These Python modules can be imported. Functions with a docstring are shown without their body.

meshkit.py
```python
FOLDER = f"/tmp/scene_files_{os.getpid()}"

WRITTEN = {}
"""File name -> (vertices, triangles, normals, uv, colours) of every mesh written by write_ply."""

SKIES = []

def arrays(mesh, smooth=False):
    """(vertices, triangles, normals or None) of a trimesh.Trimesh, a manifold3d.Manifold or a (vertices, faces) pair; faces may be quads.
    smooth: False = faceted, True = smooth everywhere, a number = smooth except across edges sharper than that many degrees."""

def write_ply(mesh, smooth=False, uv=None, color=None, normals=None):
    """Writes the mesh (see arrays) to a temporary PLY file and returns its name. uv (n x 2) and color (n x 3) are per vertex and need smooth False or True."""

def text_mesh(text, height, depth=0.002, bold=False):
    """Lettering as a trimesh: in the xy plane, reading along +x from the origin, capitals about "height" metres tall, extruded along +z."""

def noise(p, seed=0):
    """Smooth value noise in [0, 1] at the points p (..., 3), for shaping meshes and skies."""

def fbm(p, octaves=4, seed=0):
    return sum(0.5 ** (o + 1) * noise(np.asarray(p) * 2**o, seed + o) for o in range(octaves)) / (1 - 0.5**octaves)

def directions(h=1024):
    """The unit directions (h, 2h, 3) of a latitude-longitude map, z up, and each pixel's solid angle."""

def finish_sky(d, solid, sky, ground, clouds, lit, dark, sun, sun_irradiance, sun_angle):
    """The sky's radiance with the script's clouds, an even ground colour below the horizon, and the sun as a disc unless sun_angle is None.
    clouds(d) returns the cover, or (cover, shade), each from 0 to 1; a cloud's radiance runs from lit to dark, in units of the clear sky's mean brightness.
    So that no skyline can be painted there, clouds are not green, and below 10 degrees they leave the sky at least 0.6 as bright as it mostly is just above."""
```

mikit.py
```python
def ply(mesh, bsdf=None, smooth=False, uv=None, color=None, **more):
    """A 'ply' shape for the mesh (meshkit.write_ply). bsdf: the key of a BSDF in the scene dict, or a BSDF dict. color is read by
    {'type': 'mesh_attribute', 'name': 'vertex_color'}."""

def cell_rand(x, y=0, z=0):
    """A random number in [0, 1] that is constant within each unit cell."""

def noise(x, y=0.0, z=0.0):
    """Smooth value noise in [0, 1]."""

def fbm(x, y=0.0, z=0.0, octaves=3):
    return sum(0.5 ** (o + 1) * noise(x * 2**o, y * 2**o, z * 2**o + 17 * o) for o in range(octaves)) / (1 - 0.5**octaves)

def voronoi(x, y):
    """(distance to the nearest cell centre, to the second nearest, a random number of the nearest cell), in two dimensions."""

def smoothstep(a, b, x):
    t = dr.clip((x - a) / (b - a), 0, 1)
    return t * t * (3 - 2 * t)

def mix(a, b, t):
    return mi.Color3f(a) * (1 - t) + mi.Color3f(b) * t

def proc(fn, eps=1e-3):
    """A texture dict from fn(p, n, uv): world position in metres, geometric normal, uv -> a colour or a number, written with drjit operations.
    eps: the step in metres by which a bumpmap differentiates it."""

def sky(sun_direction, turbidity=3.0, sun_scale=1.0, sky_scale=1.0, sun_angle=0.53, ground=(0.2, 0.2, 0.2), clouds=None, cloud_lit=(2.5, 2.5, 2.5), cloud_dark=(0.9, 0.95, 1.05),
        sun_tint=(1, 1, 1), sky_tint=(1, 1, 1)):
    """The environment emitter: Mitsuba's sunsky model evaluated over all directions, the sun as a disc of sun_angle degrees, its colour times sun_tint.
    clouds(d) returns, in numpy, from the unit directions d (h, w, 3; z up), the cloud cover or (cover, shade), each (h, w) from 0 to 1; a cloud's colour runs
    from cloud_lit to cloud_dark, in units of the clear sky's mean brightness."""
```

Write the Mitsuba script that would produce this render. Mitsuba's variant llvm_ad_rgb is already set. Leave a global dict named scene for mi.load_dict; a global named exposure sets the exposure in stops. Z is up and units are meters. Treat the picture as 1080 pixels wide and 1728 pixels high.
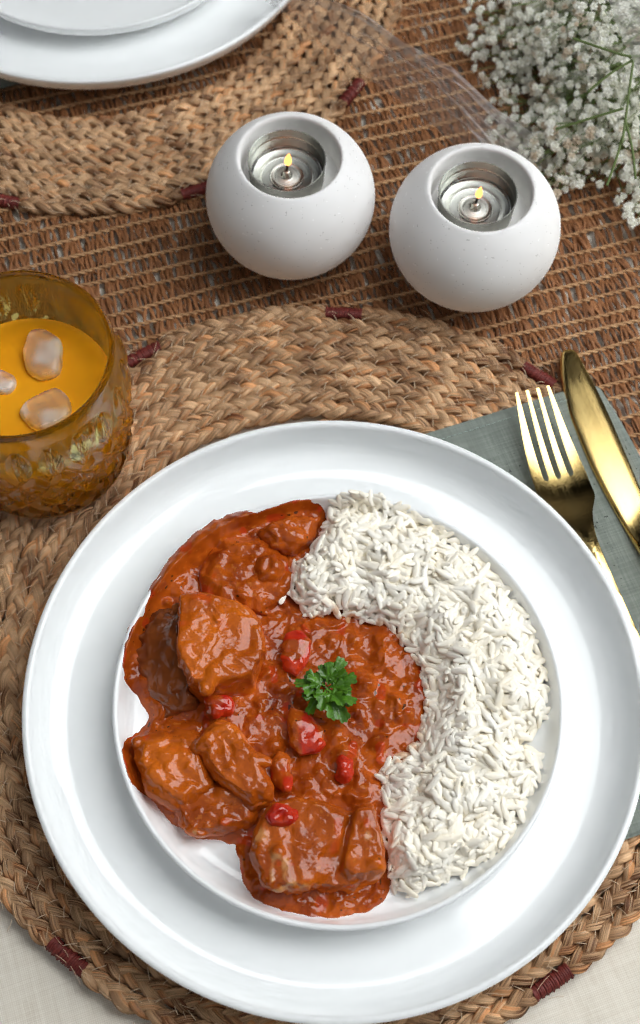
import math, random
import numpy as np, trimesh, manifold3d, shapely
import mitsuba as mi, drjit as dr
import mikit, meshkit
from shapely.geometry import Polygon, Point
from mikit import noise, fbm, smoothstep, mix, proc, cell_rand

T = mi.ScalarTransform4f
random.seed(7)
rng = np.random.default_rng(11)
scene, labels = {}, {}

# ------------------------------------------------------------------ camera, lights, exposure
PITCH, ROLL, CAM_H = 1.13058, 0.03438, 0.59627
_d = np.array([0, math.cos(PITCH), -math.sin(PITCH)])
_r = np.array([1.0, 0, 0])
_u = np.cross(_r, _d)
_up = -math.sin(ROLL) * _r + math.cos(ROLL) * _u
_o = np.array([0, 0, CAM_H])
scene['camera'] = {'type': 'thinlens', 'fov': 41.175, 'fov_axis': 'y', 'near_clip': 0.02, 'far_clip': 20.0,
                   'aperture_radius': 0.0026, 'focus_distance': 0.595,
                   'to_world': T().look_at(origin=_o.tolist(), target=(_o + _d).tolist(), up=_up.tolist())}
exposure = -0.68


def lamp(key, origin, target, half_w, half_h, rgb):
    scene[key] = {'type': 'rectangle', 'to_world': T().look_at(origin=origin, target=target, up=[0, 0.03, 1]) @ T().scale([half_w, half_h, 1]),
                  'bsdf': {'type': 'diffuse', 'reflectance': {'type': 'rgb', 'value': 0.0}},
                  'light': {'type': 'area', 'radiance': {'type': 'rgb', 'value': list(rgb)}}}
    labels[key] = {'kind': 'structure'}


# a softbox beside the table on the right, a smaller one above and behind it, a glowing panel added behind the camera
# for fill, and two dim glowing panels added far back and overhead
lamp('softbox', [1.02, 0.48, 0.95], [0.05, 0.26, 0.0], 0.48, 0.46, (8.0, 8.3, 8.4))
lamp('softbox_001', [0.47, 0.52, 1.30], [0.12, 0.26, 0.0], 0.44, 0.34, (8.6, 8.85, 8.95))
lamp('fill_panel', [-0.55, -1.25, 1.35], [0.0, 0.25, 0.0], 1.2, 0.8, (0.72, 0.75, 0.77))  # unseen glowing panel, added to fill the shadows from the camera side
lamp('fill_panel_001', [0.0, 3.4, 1.1], [0.0, 0.3, 0.2], 2.6, 1.1, (0.20, 0.19, 0.18))  # unseen dim panel, added so gold and glass have something to reflect
lamp('overhead_fill', [-0.1, 0.1, 2.1], [-0.1, 0.1, 0.0], 1.4, 1.2, (0.40, 0.42, 0.44))  # unseen glowing panel, added overhead as soft ambient fill

# ------------------------------------------------------------------ helpers
MM = 0.001


def tag(key, label=None, category=None, group=None, kind=None):
    labels[key] = {k: v for k, v in (('label', label), ('category', category), ('group', group), ('kind', kind)) if v}


_count = {}


def numbered(name):
    n = _count.get(name, 0)
    _count[name] = n + 1
    return name if n == 0 else f'{name}_{n:03d}'


def put(name, shape, parent=None):
    key = numbered((parent + '__' if parent else '') + name)
    scene[key] = shape
    return key


def moved(shape, x=0.0, y=0.0, z=0.0, rot=0.0):
    return {**shape, 'to_world': T().translate([x, y, z]) @ T().rotate([0, 0, 1], rot)}


class Join:
    def __init__(self):
        self.v, self.f, self.uv, self.n = [], [], [], 0

    def add(self, v, f, uv=None):
        v = np.asarray(v, float)
        self.v.append(v)
        self.f.append(np.asarray(f, int) + self.n)
        self.uv.append(np.zeros((len(v), 2)) if uv is None else np.asarray(uv, float))
        self.n += len(v)

    def shape(self, bsdf, smooth=True):
        uv = np.vstack(self.uv)
        return mikit.ply((np.vstack(self.v), np.vstack(self.f)), bsdf, smooth=smooth, **({'uv': uv} if np.any(uv) else {}))


def unit(a):
    return a / (np.linalg.norm(a, axis=-1, keepdims=True) + 1e-12)


def sweep(P, S, U, w, h, n=10, u0=0.0, cap=True, wob=None):
    """Elliptic tube along P with side vectors S and up vectors U; uv = (metres along, turn)."""
    P, S, U = (np.asarray(a, float) for a in (P, S, U))
    N = len(P)
    w, h = np.broadcast_to(w, (N,)), np.broadcast_to(h, (N,))
    a = np.arange(n) / n * 2 * np.pi
    k = np.ones((N, n)) if wob is None else wob
    v = P[:, None] + (k * np.cos(a) * w[:, None])[..., None] * S[:, None] + (k * np.sin(a) * h[:, None])[..., None] * U[:, None]
    s = np.concatenate([[0], np.cumsum(np.linalg.norm(np.diff(P, axis=0), axis=1))])
    uv = np.stack([np.broadcast_to((s + u0)[:, None], (N, n)), np.broadcast_to(np.sin(a)[None] * 0.5 + np.cos(a)[None] * 0.8, (N, n))], -1).reshape(-1, 2)
    i, j = np.meshgrid(np.arange(N - 1), np.arange(n), indexing='ij')
    q = np.stack([i * n + j, i * n + (j + 1) % n, (i + 1) * n + (j + 1) % n, (i + 1) * n + j], -1).reshape(-1, 4)
    f = np.vstack([q[:, [0, 1, 2]], q[:, [0, 2, 3]]])
    v = v.reshape(-1, 3)
    if cap:
        v = np.vstack([v, P[:1], P[-1:]])
        uv = np.vstack([uv, uv[:1], uv[-1:]])
        b = len(v) - 2
        jj = np.arange(n)
        f = np.vstack([f, np.stack([np.full(n, b), (jj + 1) % n, jj], 1), np.stack([np.full(n, b + 1), (N - 1) * n + jj, (N - 1) * n + (jj + 1) % n], 1)])
    return v, f, uv


def frame(P):
    P = np.asarray(P, float)
    t = unit(np.gradient(P, axis=0))
    ref = np.where(np.abs(t[:, 2:]) < 0.92, [0, 0, 1.0], [1.0, 0, 0])
    s = unit(np.cross(t, ref))
    return t, s, np.cross(s, t)


def tube(P, rad, n=6, u0=0.0, cap=True):
    _, s, u = frame(P)
    return sweep(P, s, u, rad, rad, n, u0, cap)


def chaikin(p, k=2):
    p = np.asarray(p, float)
    for _ in range(k):
        a, b = p[:-1] * 0.75 + p[1:] * 0.25, p[:-1] * 0.25 + p[1:] * 0.75
        p = np.vstack([p[:1], np.stack([a, b], 1).reshape(-1, p.shape[1]), p[-1:]])
    return p


def lathe(prof, n=128, smooth_k=2):
    """Solid of revolution; prof (r, z) in mm from axis to axis, counter-clockwise seen with r to the right (bottom first)."""
    p = chaikin(prof, smooth_k) * MM
    p[0, 0] = p[-1, 0] = 0
    inner = p[1:-1]
    a = np.arange(n) / n * 2 * np.pi
    m = len(inner)
    ring = np.stack([inner[:, None, 0] * np.cos(a), inner[:, None, 0] * np.sin(a), np.broadcast_to(inner[:, 1:], (m, n))], -1).reshape(-1, 3)
    v = np.vstack([ring, [[0, 0, p[0, 1]], [0, 0, p[-1, 1]]]])
    i, j = np.meshgrid(np.arange(m - 1), np.arange(n), indexing='ij')
    q = np.stack([i * n + j, i * n + (j + 1) % n, (i + 1) * n + (j + 1) % n, (i + 1) * n + j], -1).reshape(-1, 4)
    jj = np.arange(n)
    b = m * n
    f = np.vstack([q[:, [0, 1, 2]], q[:, [0, 2, 3]], np.stack([np.full(n, b), (jj + 1) % n, jj], 1),
                   np.stack([np.full(n, b + 1), (m - 1) * n + jj, (m - 1) * n + (jj + 1) % n], 1)])
    return v, f


def relax(v, f, iterations, lamb=0.5):
    """Laplacian smoothing."""
    from scipy.sparse import coo_matrix
    e = np.vstack([f[:, [0, 1]], f[:, [1, 2]], f[:, [2, 0]]])
    e = np.vstack([e, e[:, ::-1]])
    A = coo_matrix((np.ones(len(e)), (e[:, 0], e[:, 1])), (len(v), len(v))).tocsr()
    A.data[:] = 1
    deg = np.asarray(A.sum(1)).ravel()
    for _ in range(iterations):
        v = np.where(deg[:, None] > 0, v + lamb * (A @ v / np.maximum(deg, 1)[:, None] - v), v)
    return v


def grid_faces(ny, nx):
    i, j = np.meshgrid(np.arange(ny - 1), np.arange(nx - 1), indexing='ij')
    q = np.stack([i * nx + j, i * nx + j + 1, (i + 1) * nx + j + 1, (i + 1) * nx + j], -1).reshape(-1, 4)
    return np.vstack([q[:, [0, 1, 2]], q[:, [0, 2, 3]]])


def sstep(a, b, x):
    t = np.clip((x - a) / (b - a), 0, 1)
    return t * t * (3 - 2 * t)


# ------------------------------------------------------------------ materials
def pr(base, rough, spec=0.5, **kw):
    if isinstance(base, (tuple, list)):
        base = {'type': 'rgb', 'value': list(base)}
    return {'type': 'principled', 'base_color': base, 'roughness': rough, 'specular': spec, **kw}


def bumped(inner, fn, scale=1.0, eps=2e-4):
    return {'type': 'bumpmap', 'arbitrary': proc(fn, eps), 'scale': scale, 'bsdf': inner}


def two(b):
    return {'type': 'twosided', 'bsdf': b}


def c_linen(p, n, uv):
    a, b = p.x * 0.93 + p.y * 0.36, p.y * 0.93 - p.x * 0.36
    th = 0.5 + 0.25 * dr.sin(a * 2 * math.pi / 0.00085) + 0.25 * dr.sin(b * 2 * math.pi / 0.00085)
    slub = noise(a * 1800, b * 45, 3) * 0.5 + noise(a * 45, b * 1800, 5) * 0.5
    fleck = smoothstep(0.80, 0.9, noise(a * 420, b * 90, 9)) * 0.25
    t = dr.clip(0.38 * slub + 0.50 * th - fleck * 0.5 + 0.16, 0, 1)
    return mix((0.60, 0.52, 0.41), (0.90, 0.85, 0.75), t)


def c_sage(p, n, uv):
    a, b = p.x * 0.9315 + p.y * 0.3637, p.y * 0.9315 - p.x * 0.3637
    th = noise(a * 1900, b * 90, 1)
    tw = noise(a * 90, b * 1900, 2)
    fleck = smoothstep(0.91, 0.94, noise(a * 700, b * 700, 4)) * smoothstep(0.5, 0.6, noise(a * 90, b * 90, 7))
    t = dr.clip(0.05 + 0.5 * th + 0.45 * tw, 0, 1)
    c = mix((0.135, 0.155, 0.136), (0.260, 0.288, 0.256), t)
    return c * (1 - 0.7 * fleck)


def c_jute(p, n, uv):
    sid = dr.floor(uv.x / 2.0)
    strand = cell_rand(sid, 7, 1)
    f1 = noise(uv.x * 60, uv.y * 24, strand * 90)
    f2 = noise(uv.x * 140, uv.y * 8, strand * 50 + 31)
    f3 = noise(uv.x * 45, uv.y * 60, strand * 20 + 3)
    patch = noise(p.x * 110, p.y * 110, 2)
    t = dr.clip(0.42 + 0.75 * (f1 - 0.5) + 0.5 * (f2 - 0.5) + 0.45 * (f3 - 0.5) + 0.55 * (patch - 0.5) + 0.25 * (strand - 0.5), 0, 1)
    c = mix((0.11, 0.038, 0.012), (0.86, 0.545, 0.300), t)
    red = smoothstep(0.55, 0.85, noise(uv.x * 42, uv.y * 2.5, strand * 70 + 11))
    return mix(c, c * mi.Color3f(1.08, 0.76, 0.52), red * 0.8)


def b_jute(p, n, uv):
    strand = cell_rand(dr.floor(uv.x / 2.0), 7, 1)
    return noise(uv.x * 60, uv.y * 18, strand * 90) * 0.0009 + noise(uv.x * 90, uv.y * 42, strand * 60 + 5) * 0.00042


def c_raffia(p, n, uv):
    f1 = noise(uv.x * 60, uv.y * 7, cell_rand(dr.floor(uv.x), 3, 3) * 80)
    tone = cell_rand(dr.floor(uv.x), 11, 2)
    return mix((0.09, 0.030, 0.009), (0.39, 0.165, 0.066), dr.clip(0.55 * f1 + 0.5 * tone, 0, 1))


def b_raffia(p, n, uv):
    return noise(uv.x * 50, uv.y * 14, 5) * 0.0004


def c_cord(p, n, uv):
    return mix((0.25, 0.110, 0.045), (0.58, 0.35, 0.18), dr.clip(0.75 * noise(uv.x * 260, uv.y * 4, 2) + 0.5 * noise(p.x * 45, p.y * 90, 3), 0, 1))


def c_red(p, n, uv):
    return mix((0.085, 0.012, 0.010), (0.24, 0.040, 0.030), noise(uv.x * 700, uv.y * 5, 4))


def c_sauce(p, n, uv):
    a = fbm(p.x * 110, p.y * 110, p.z * 110, 3)
    b = noise(p.x * 480, p.y * 480, p.z * 480)
    c = mix((0.20, 0.024, 0.002), (0.48, 0.094, 0.007), dr.clip(1.5 * a - 0.25 + 0.30 * (b - 0.5), 0, 1))
    g = smoothstep(0.78, 0.88, noise(p.x * 800, p.y * 800, p.z * 800 + 3))
    c = mix(c, (0.60, 0.22, 0.04), g * 0.28)
    red = smoothstep(0.74, 0.84, noise(p.x * 170 + 31, p.y * 170, p.z * 170))
    c = mix(c, (0.46, 0.030, 0.008), red * 0.55)
    k = smoothstep(0.875, 0.90, noise(p.x * 560 + 9, p.y * 560, p.z * 560)) * smoothstep(0.45, 0.6, noise(p.x * 60, p.y * 60, 8))
    return mix(c, (0.03, 0.016, 0.006), k * 0.85)


def b_sauce(p, n, uv):
    return fbm(p.x * 200, p.y * 200, p.z * 200, 2) * 0.00018 + noise(p.x * 1000, p.y * 1000, p.z * 1000) * 0.00009


def c_meat(p, n, uv):
    base = c_sauce(p, n, uv)
    w = smoothstep(0.74, 0.84, noise(p.x * 85 + 3, p.y * 85, p.z * 85 + 1)) * smoothstep(0.38, 0.55, noise(p.x * 420, p.y * 160, p.z * 420))
    pale = smoothstep(0.45, 0.75, noise(p.x * 60 + 13, p.y * 60, p.z * 60))
    return mix(mix(base, (0.62, 0.138, 0.009), 0.20 + 0.55 * pale), (0.66, 0.38, 0.15), w * 0.45)


def c_meat_shade(p, n, uv):  # browned meat, darkened by shade that is put into the colour
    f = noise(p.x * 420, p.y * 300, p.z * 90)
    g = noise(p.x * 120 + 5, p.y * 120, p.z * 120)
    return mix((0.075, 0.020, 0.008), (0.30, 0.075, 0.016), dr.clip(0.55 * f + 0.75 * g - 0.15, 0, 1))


def c_tomato(p, n, uv):
    a = noise(p.x * 260, p.y * 260, p.z * 260)
    c = mix((0.36, 0.010, 0.006), (0.58, 0.045, 0.010), a)
    return mix(c, c_sauce(p, n, uv), smoothstep(0.44, 0.60, fbm(p.x * 110 + 4, p.y * 110, p.z * 110, 2)))


def c_rice(p, n, uv):
    a = noise(p.x * 170, p.y * 170, p.z * 170)
    b = noise(p.x * 420, p.y * 420, p.z * 420 + 5)
    c = mix((0.87, 0.78, 0.61), (0.96, 0.925, 0.84), dr.clip(0.25 + 0.75 * a + 0.35 * (b - 0.5), 0, 1))
    # grains that lie against the sauce have taken some of it up
    r = dr.sqrt(dr.square(p.x - 0.006) + dr.square(p.y - 0.181))
    s = smoothstep(0.050, 0.037, r) * smoothstep(0.45, 0.62, noise(p.x * 240 + 3, p.y * 240, p.z * 240)) * smoothstep(0.030, 0.022, p.z)
    return mix(c, (0.66, 0.30, 0.09), s * 0.8)


def c_stone(p, n, uv):
    v = p * 900
    k = noise(v.x, v.y, v.z)
    k2 = noise(v.x * 0.55 + 5, v.y * 0.55, v.z * 0.55)
    base = mix((0.75, 0.73, 0.715), (0.81, 0.795, 0.785), noise(p.x * 60, p.y * 60, p.z * 60))
    c = mix(base, (0.36, 0.345, 0.33), smoothstep(0.885, 0.92, k) * 0.5)
    return mix(c, (0.95, 0.95, 0.94), smoothstep(0.90, 0.93, k2) * 0.5)


def b_stone(p, n, uv):
    return -smoothstep(0.885, 0.93, noise(p.x * 900, p.y * 900, p.z * 900)) * 0.00018 + noise(p.x * 500, p.y * 500, p.z * 500) * 0.00003


def c_leaf(p, n, uv):
    return mix((0.024, 0.078, 0.004), (0.090, 0.225, 0.016), dr.clip(noise(p.x * 330, p.y * 330, p.z * 330) * 0.7 + 0.45 * noise(p.x * 1200, p.y * 1200, 3), 0, 1))


def c_petal(p, n, uv):
    warm = smoothstep(0.62, 0.75, noise(p.x * 95, p.y * 95, p.z * 95 + 7))
    return mix(mix((0.90, 0.90, 0.80), (0.97, 0.97, 0.92), noise(p.x * 300, p.y * 300, p.z * 300)), (0.66, 0.53, 0.38), warm * 0.8)


def c_gold(p, n, uv):
    g = noise(p.x * 240 + p.y * 70, p.y * 30, 2)
    return mix((0.84, 0.59, 0.215), (0.87, 0.635, 0.25), g)


def r_gold(p, n, uv):
    return 0.060 + 0.03 * noise(p.x * 2600 + p.y * 760, p.y * 60, 4)


def c_juice(p, n, uv):
    return mix((0.82, 0.315, 0.006), (0.89, 0.39, 0.012), noise(p.x * 60, p.y * 60, p.z * 60))


scene.update({
    'mat_linen': two(bumped(pr(proc(c_linen), 0.9, 0.15), lambda p, n, uv: (dr.sin((p.x * 0.93 + p.y * 0.36) * 2 * math.pi / 0.00085) + dr.sin((p.y * 0.93 - p.x * 0.36) * 2 * math.pi / 0.00085)) * 0.00005 + fbm(p.x * 55, p.y * 55, 2) * 0.0016)),
    'mat_sage': two(bumped(pr(proc(c_sage), 0.85, 0.2), lambda p, n, uv: (noise((p.x * 0.93 + p.y * 0.363) * 1500, (p.y * 0.93 - p.x * 0.363) * 60, 1) + noise((p.x * 0.93 + p.y * 0.363) * 60, (p.y * 0.93 - p.x * 0.363) * 1500, 2)) * 0.00016)),
    'mat_stitch': two(pr((0.42, 0.50, 0.46), 0.8, 0.2)),
    'mat_jute': two(bumped(pr(proc(c_jute), 0.55, 0.35), b_jute)),
    'mat_fibre': two(pr((0.68, 0.53, 0.37), 0.6, 0.3)),
    'mat_raffia': two(bumped(pr(proc(c_raffia), 0.6, 0.3), b_raffia)),
    'mat_cord': two(pr(proc(c_cord), 0.75, 0.25)),
    'mat_red': two(pr(proc(c_red), 0.5, 0.4)),
    'mat_china': two(pr((0.83, 0.842, 0.84), 0.06, 0.5)),
    'mat_sauce': two(bumped(pr(proc(c_sauce), 0.15, 0.42), b_sauce)),
    'mat_meat': two(bumped(pr(proc(c_meat), 0.16, 0.42), b_sauce)),
    'mat_shaded_meat': two(bumped(pr(proc(c_meat_shade), 0.20, 0.5), b_sauce)),
    'mat_tomato': two(pr(proc(c_tomato), 0.14, 0.55)),
    'mat_rice': two(pr(proc(c_rice), 0.30, 0.4)),
    'mat_stone': two(bumped(pr(proc(c_stone), 0.55, 0.35), b_stone)),
    'mat_tin': two({'type': 'roughconductor', 'material': 'Al', 'alpha': 0.19, 'specular_reflectance': {'type': 'rgb', 'value': [0.60, 0.61, 0.56]}}),
    'mat_wax': {'type': 'dielectric', 'int_ior': 1.43, 'ext_ior': 1.0},
    'mat_wick': two(pr((0.02, 0.018, 0.016), 0.9, 0.1)),
    'mat_gold': two({'type': 'roughconductor', 'material': 'none', 'alpha': proc(r_gold), 'specular_reflectance': proc(c_gold)}),
    'mat_glass': {'type': 'roughdielectric', 'alpha': 0.015, 'int_ior': 1.5, 'ext_ior': 1.0, 'specular_transmittance': {'type': 'rgb', 'value': [0.735, 0.70, 0.43]}},
    'mat_juice': two(pr(proc(c_juice), 0.25, 0.4)),
    'mat_ice': {'type': 'blendbsdf', 'weight': proc(lambda p, n, uv: 0.12 + 0.36 * smoothstep(0.35, 0.7, noise(p.x * 140, p.y * 140, p.z * 140))), 'a': {'type': 'roughdielectric', 'int_ior': 1.31, 'ext_ior': 1.0, 'alpha': 0.05},
                'b': two(pr((0.84, 0.92, 0.95), 0.08, 0.5))},
    'mat_leaf': two(pr(proc(c_leaf), 0.36, 0.5)),
    'mat_petal': {'type': 'principledthin', 'base_color': proc(c_petal), 'roughness': 0.7, 'diff_trans': 0.45, 'eta': 1.3},
    'mat_stem': two(pr((0.13, 0.18, 0.055), 0.55, 0.35)),
    'mat_calyx': two(pr((0.24, 0.36, 0.08), 0.6, 0.3)),
    'mat_film': {'type': 'blendbsdf', 'weight': 0.17, 'a': {'type': 'thindielectric', 'int_ior': 1.5}, 'b': two(pr((0.75, 0.70, 0.68), 0.35, 0.6))},
})

# ------------------------------------------------------------------ the table under everything
def tablecloth():
    xs, ys = np.linspace(-0.9, 0.9, 181), np.linspace(-0.7, 1.5, 221)
    X, Y = np.meshgrid(xs, ys)
    P = np.stack([X, Y, 0 * X], -1)
    Z = (meshkit.fbm(P * 9, 3, 5) - 0.5) * 0.0022 + (meshkit.fbm(P * np.array([28, 60, 1]), 2, 9) - 0.5) * 0.0009 - 0.0018
    v = np.stack([X, Y, Z], -1).reshape(-1, 3)
    return mikit.ply((v, grid_faces(len(ys), len(xs))), 'mat_linen', smooth=True)


put('tablecloth', tablecloth())
tag('tablecloth', 'cream linen tablecloth with a fine visible weave, under the runner and the mats', kind='structure')

# camera projection, used only to leave out what the photograph cannot show
def in_view(P, margin=0.05):
    P = np.atleast_2d(P) - _o
    dep = P @ _d
    rr = math.cos(ROLL) * _r + math.sin(ROLL) * _u
    ty = math.tan(math.radians(41.175 / 2))
    sx, sy = (P @ rr) / dep / (ty * 0.625), (P @ _up) / dep / ty
    return (np.abs(sx) < 1 + margin) & (np.abs(sy) < 1 + margin)


MAT_C, MAT_R, MAT_TOP = np.array([0.0046, 0.2150]), 0.1815, 0.0085
MAT2_C = np.array([-0.1423, 0.6303])

# ------------------------------------------------------------------ woven raffia runner
RA = math.radians(18.5)
RU, RV = np.array([math.cos(RA), math.sin(RA)]), np.array([-math.sin(RA), math.cos(RA)])
ROW = 0.0101


def runner():
    key = 'table_runner'
    tag(key, 'brown open weave raffia runner with twisted cords in rows, under candles and mats', 'table runner')
    rows = range(16, 74)
    near_strip = []
    rest = Join()
    cords = []
    lane = lambda i, s: 0.0011 * np.sin(s * 17 + i * 1.7) + 0.0006 * np.sin(s * 61 + i * 2.9)
    for i in rows:
        s = np.arange(-0.30, 0.62, 0.0008)
        base = lambda ss, i=i: RU * np.atleast_1d(ss)[:, None] + RV * (i * ROW + lane(i, np.atleast_1d(ss)))[:, None]
        xy = base(s)
        vis = in_view(np.column_stack([xy, 0 * s + 0.002]), 0.06) & (np.hypot(*(xy - MAT_C).T) > 0.150) & (xy[:, 1] > 0.2)
        if vis.sum() < 12:
            continue
        lo, hi = s[vis].min(), s[vis].max()
        # two strands twisted round each other
        j = Join()
        ss = np.arange(lo, hi, 0.0011)
        c = base(ss)
        for k in (0, math.pi):
            ph = ss * 2 * math.pi / 0.0086 + k + i * 1.3
            off = np.stack([0 * ss, 0.00062 * np.cos(ph), 0.00055 * np.sin(ph)], 1)
            P = np.column_stack([c + RV * off[:, 1:2], 0.0023 + off[:, 2]])
            _, sd, up = frame(P)
            wob = 1 + 0.25 * (meshkit.noise(np.stack([ss * 900, 0 * ss + i, 0 * ss + k], 1)) - 0.5)
            v, f, uv = sweep(P, sd, up, 0.00064 * wob, 0.00054 * wob, 6, u0=(i % 37) * 1.0)
            j.add(v, f, uv)
        cords.append(j)
        # raffia strips that fan from this row to the next
        t = lo
        n = 0
        while t < hi:
            t += rng.uniform(0.0010, 0.0019)
            n += 1
            if rng.random() < 0.05:
                t += 0.0018
            for _ in range(1):
                lean = (0.0017 if n % 2 else -0.0017) + rng.normal(0, 0.0010)
                a = np.array([t, i * ROW + lane(i, t)])
                b = np.array([t + lean, (i + 1) * ROW + lane(i + 1, t)])
                w = rng.uniform(0.00075, 0.0014)
                q = np.linspace(-0.06, 1.06, 6)
                sx = a[0] + (b[0] - a[0]) * q + rng.normal(0, 0.00025, 6)
                sy = a[1] + (b[1] - a[1]) * q
                xy = RU * sx[:, None] + RV * sy[:, None]
                if not in_view(np.array([[*xy[3], 0.002]]), 0.04)[0] or np.hypot(*(xy[3] - MAT_C)) < 0.155:
                    continue
                z = 0.0012 + 0.0011 * np.sin(np.clip(q, 0, 1) * math.pi) * rng.uniform(0.3, 1.4) + (0.0005 if n % 3 else -0.0002)
                P = np.column_stack([xy, z])
                tilt = rng.normal(0, 0.45)
                t3 = unit(np.gradient(P, axis=0))
                side0 = unit(np.cross(t3, [0, 0, 1.0]))
                up0 = np.cross(side0, t3)
                tw = tilt + np.linspace(-0.4, 0.4, 6) * rng.normal(0, 1)
                side = side0 * np.cos(tw)[:, None] + up0 * np.sin(tw)[:, None]
                up = np.cross(side, t3)
                ww = w * np.array([0.55, 0.85, 1, 1, 0.85, 0.55])
                m = sweep(P, side, up, ww, 0.00032, 6, u0=float(rng.integers(0, 200)) + 0.2)
                near_strip.append((float(P[:, 1].mean()), m))
    near_strip.sort(key=lambda x: x[0])
    for j in cords:
        put('cord', j.shape('mat_cord'), key)
    for _, (v, f, uv) in near_strip[:300]:
        put('raffia_strip', mikit.ply((v, f), 'mat_raffia', smooth=True, uv=uv), key)
    for _, m in near_strip[300:]:
        rest.add(*m)
    k = put('raffia_weave', rest.shape('mat_raffia'), key)
    tag(k, kind='stuff')


runner()


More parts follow.
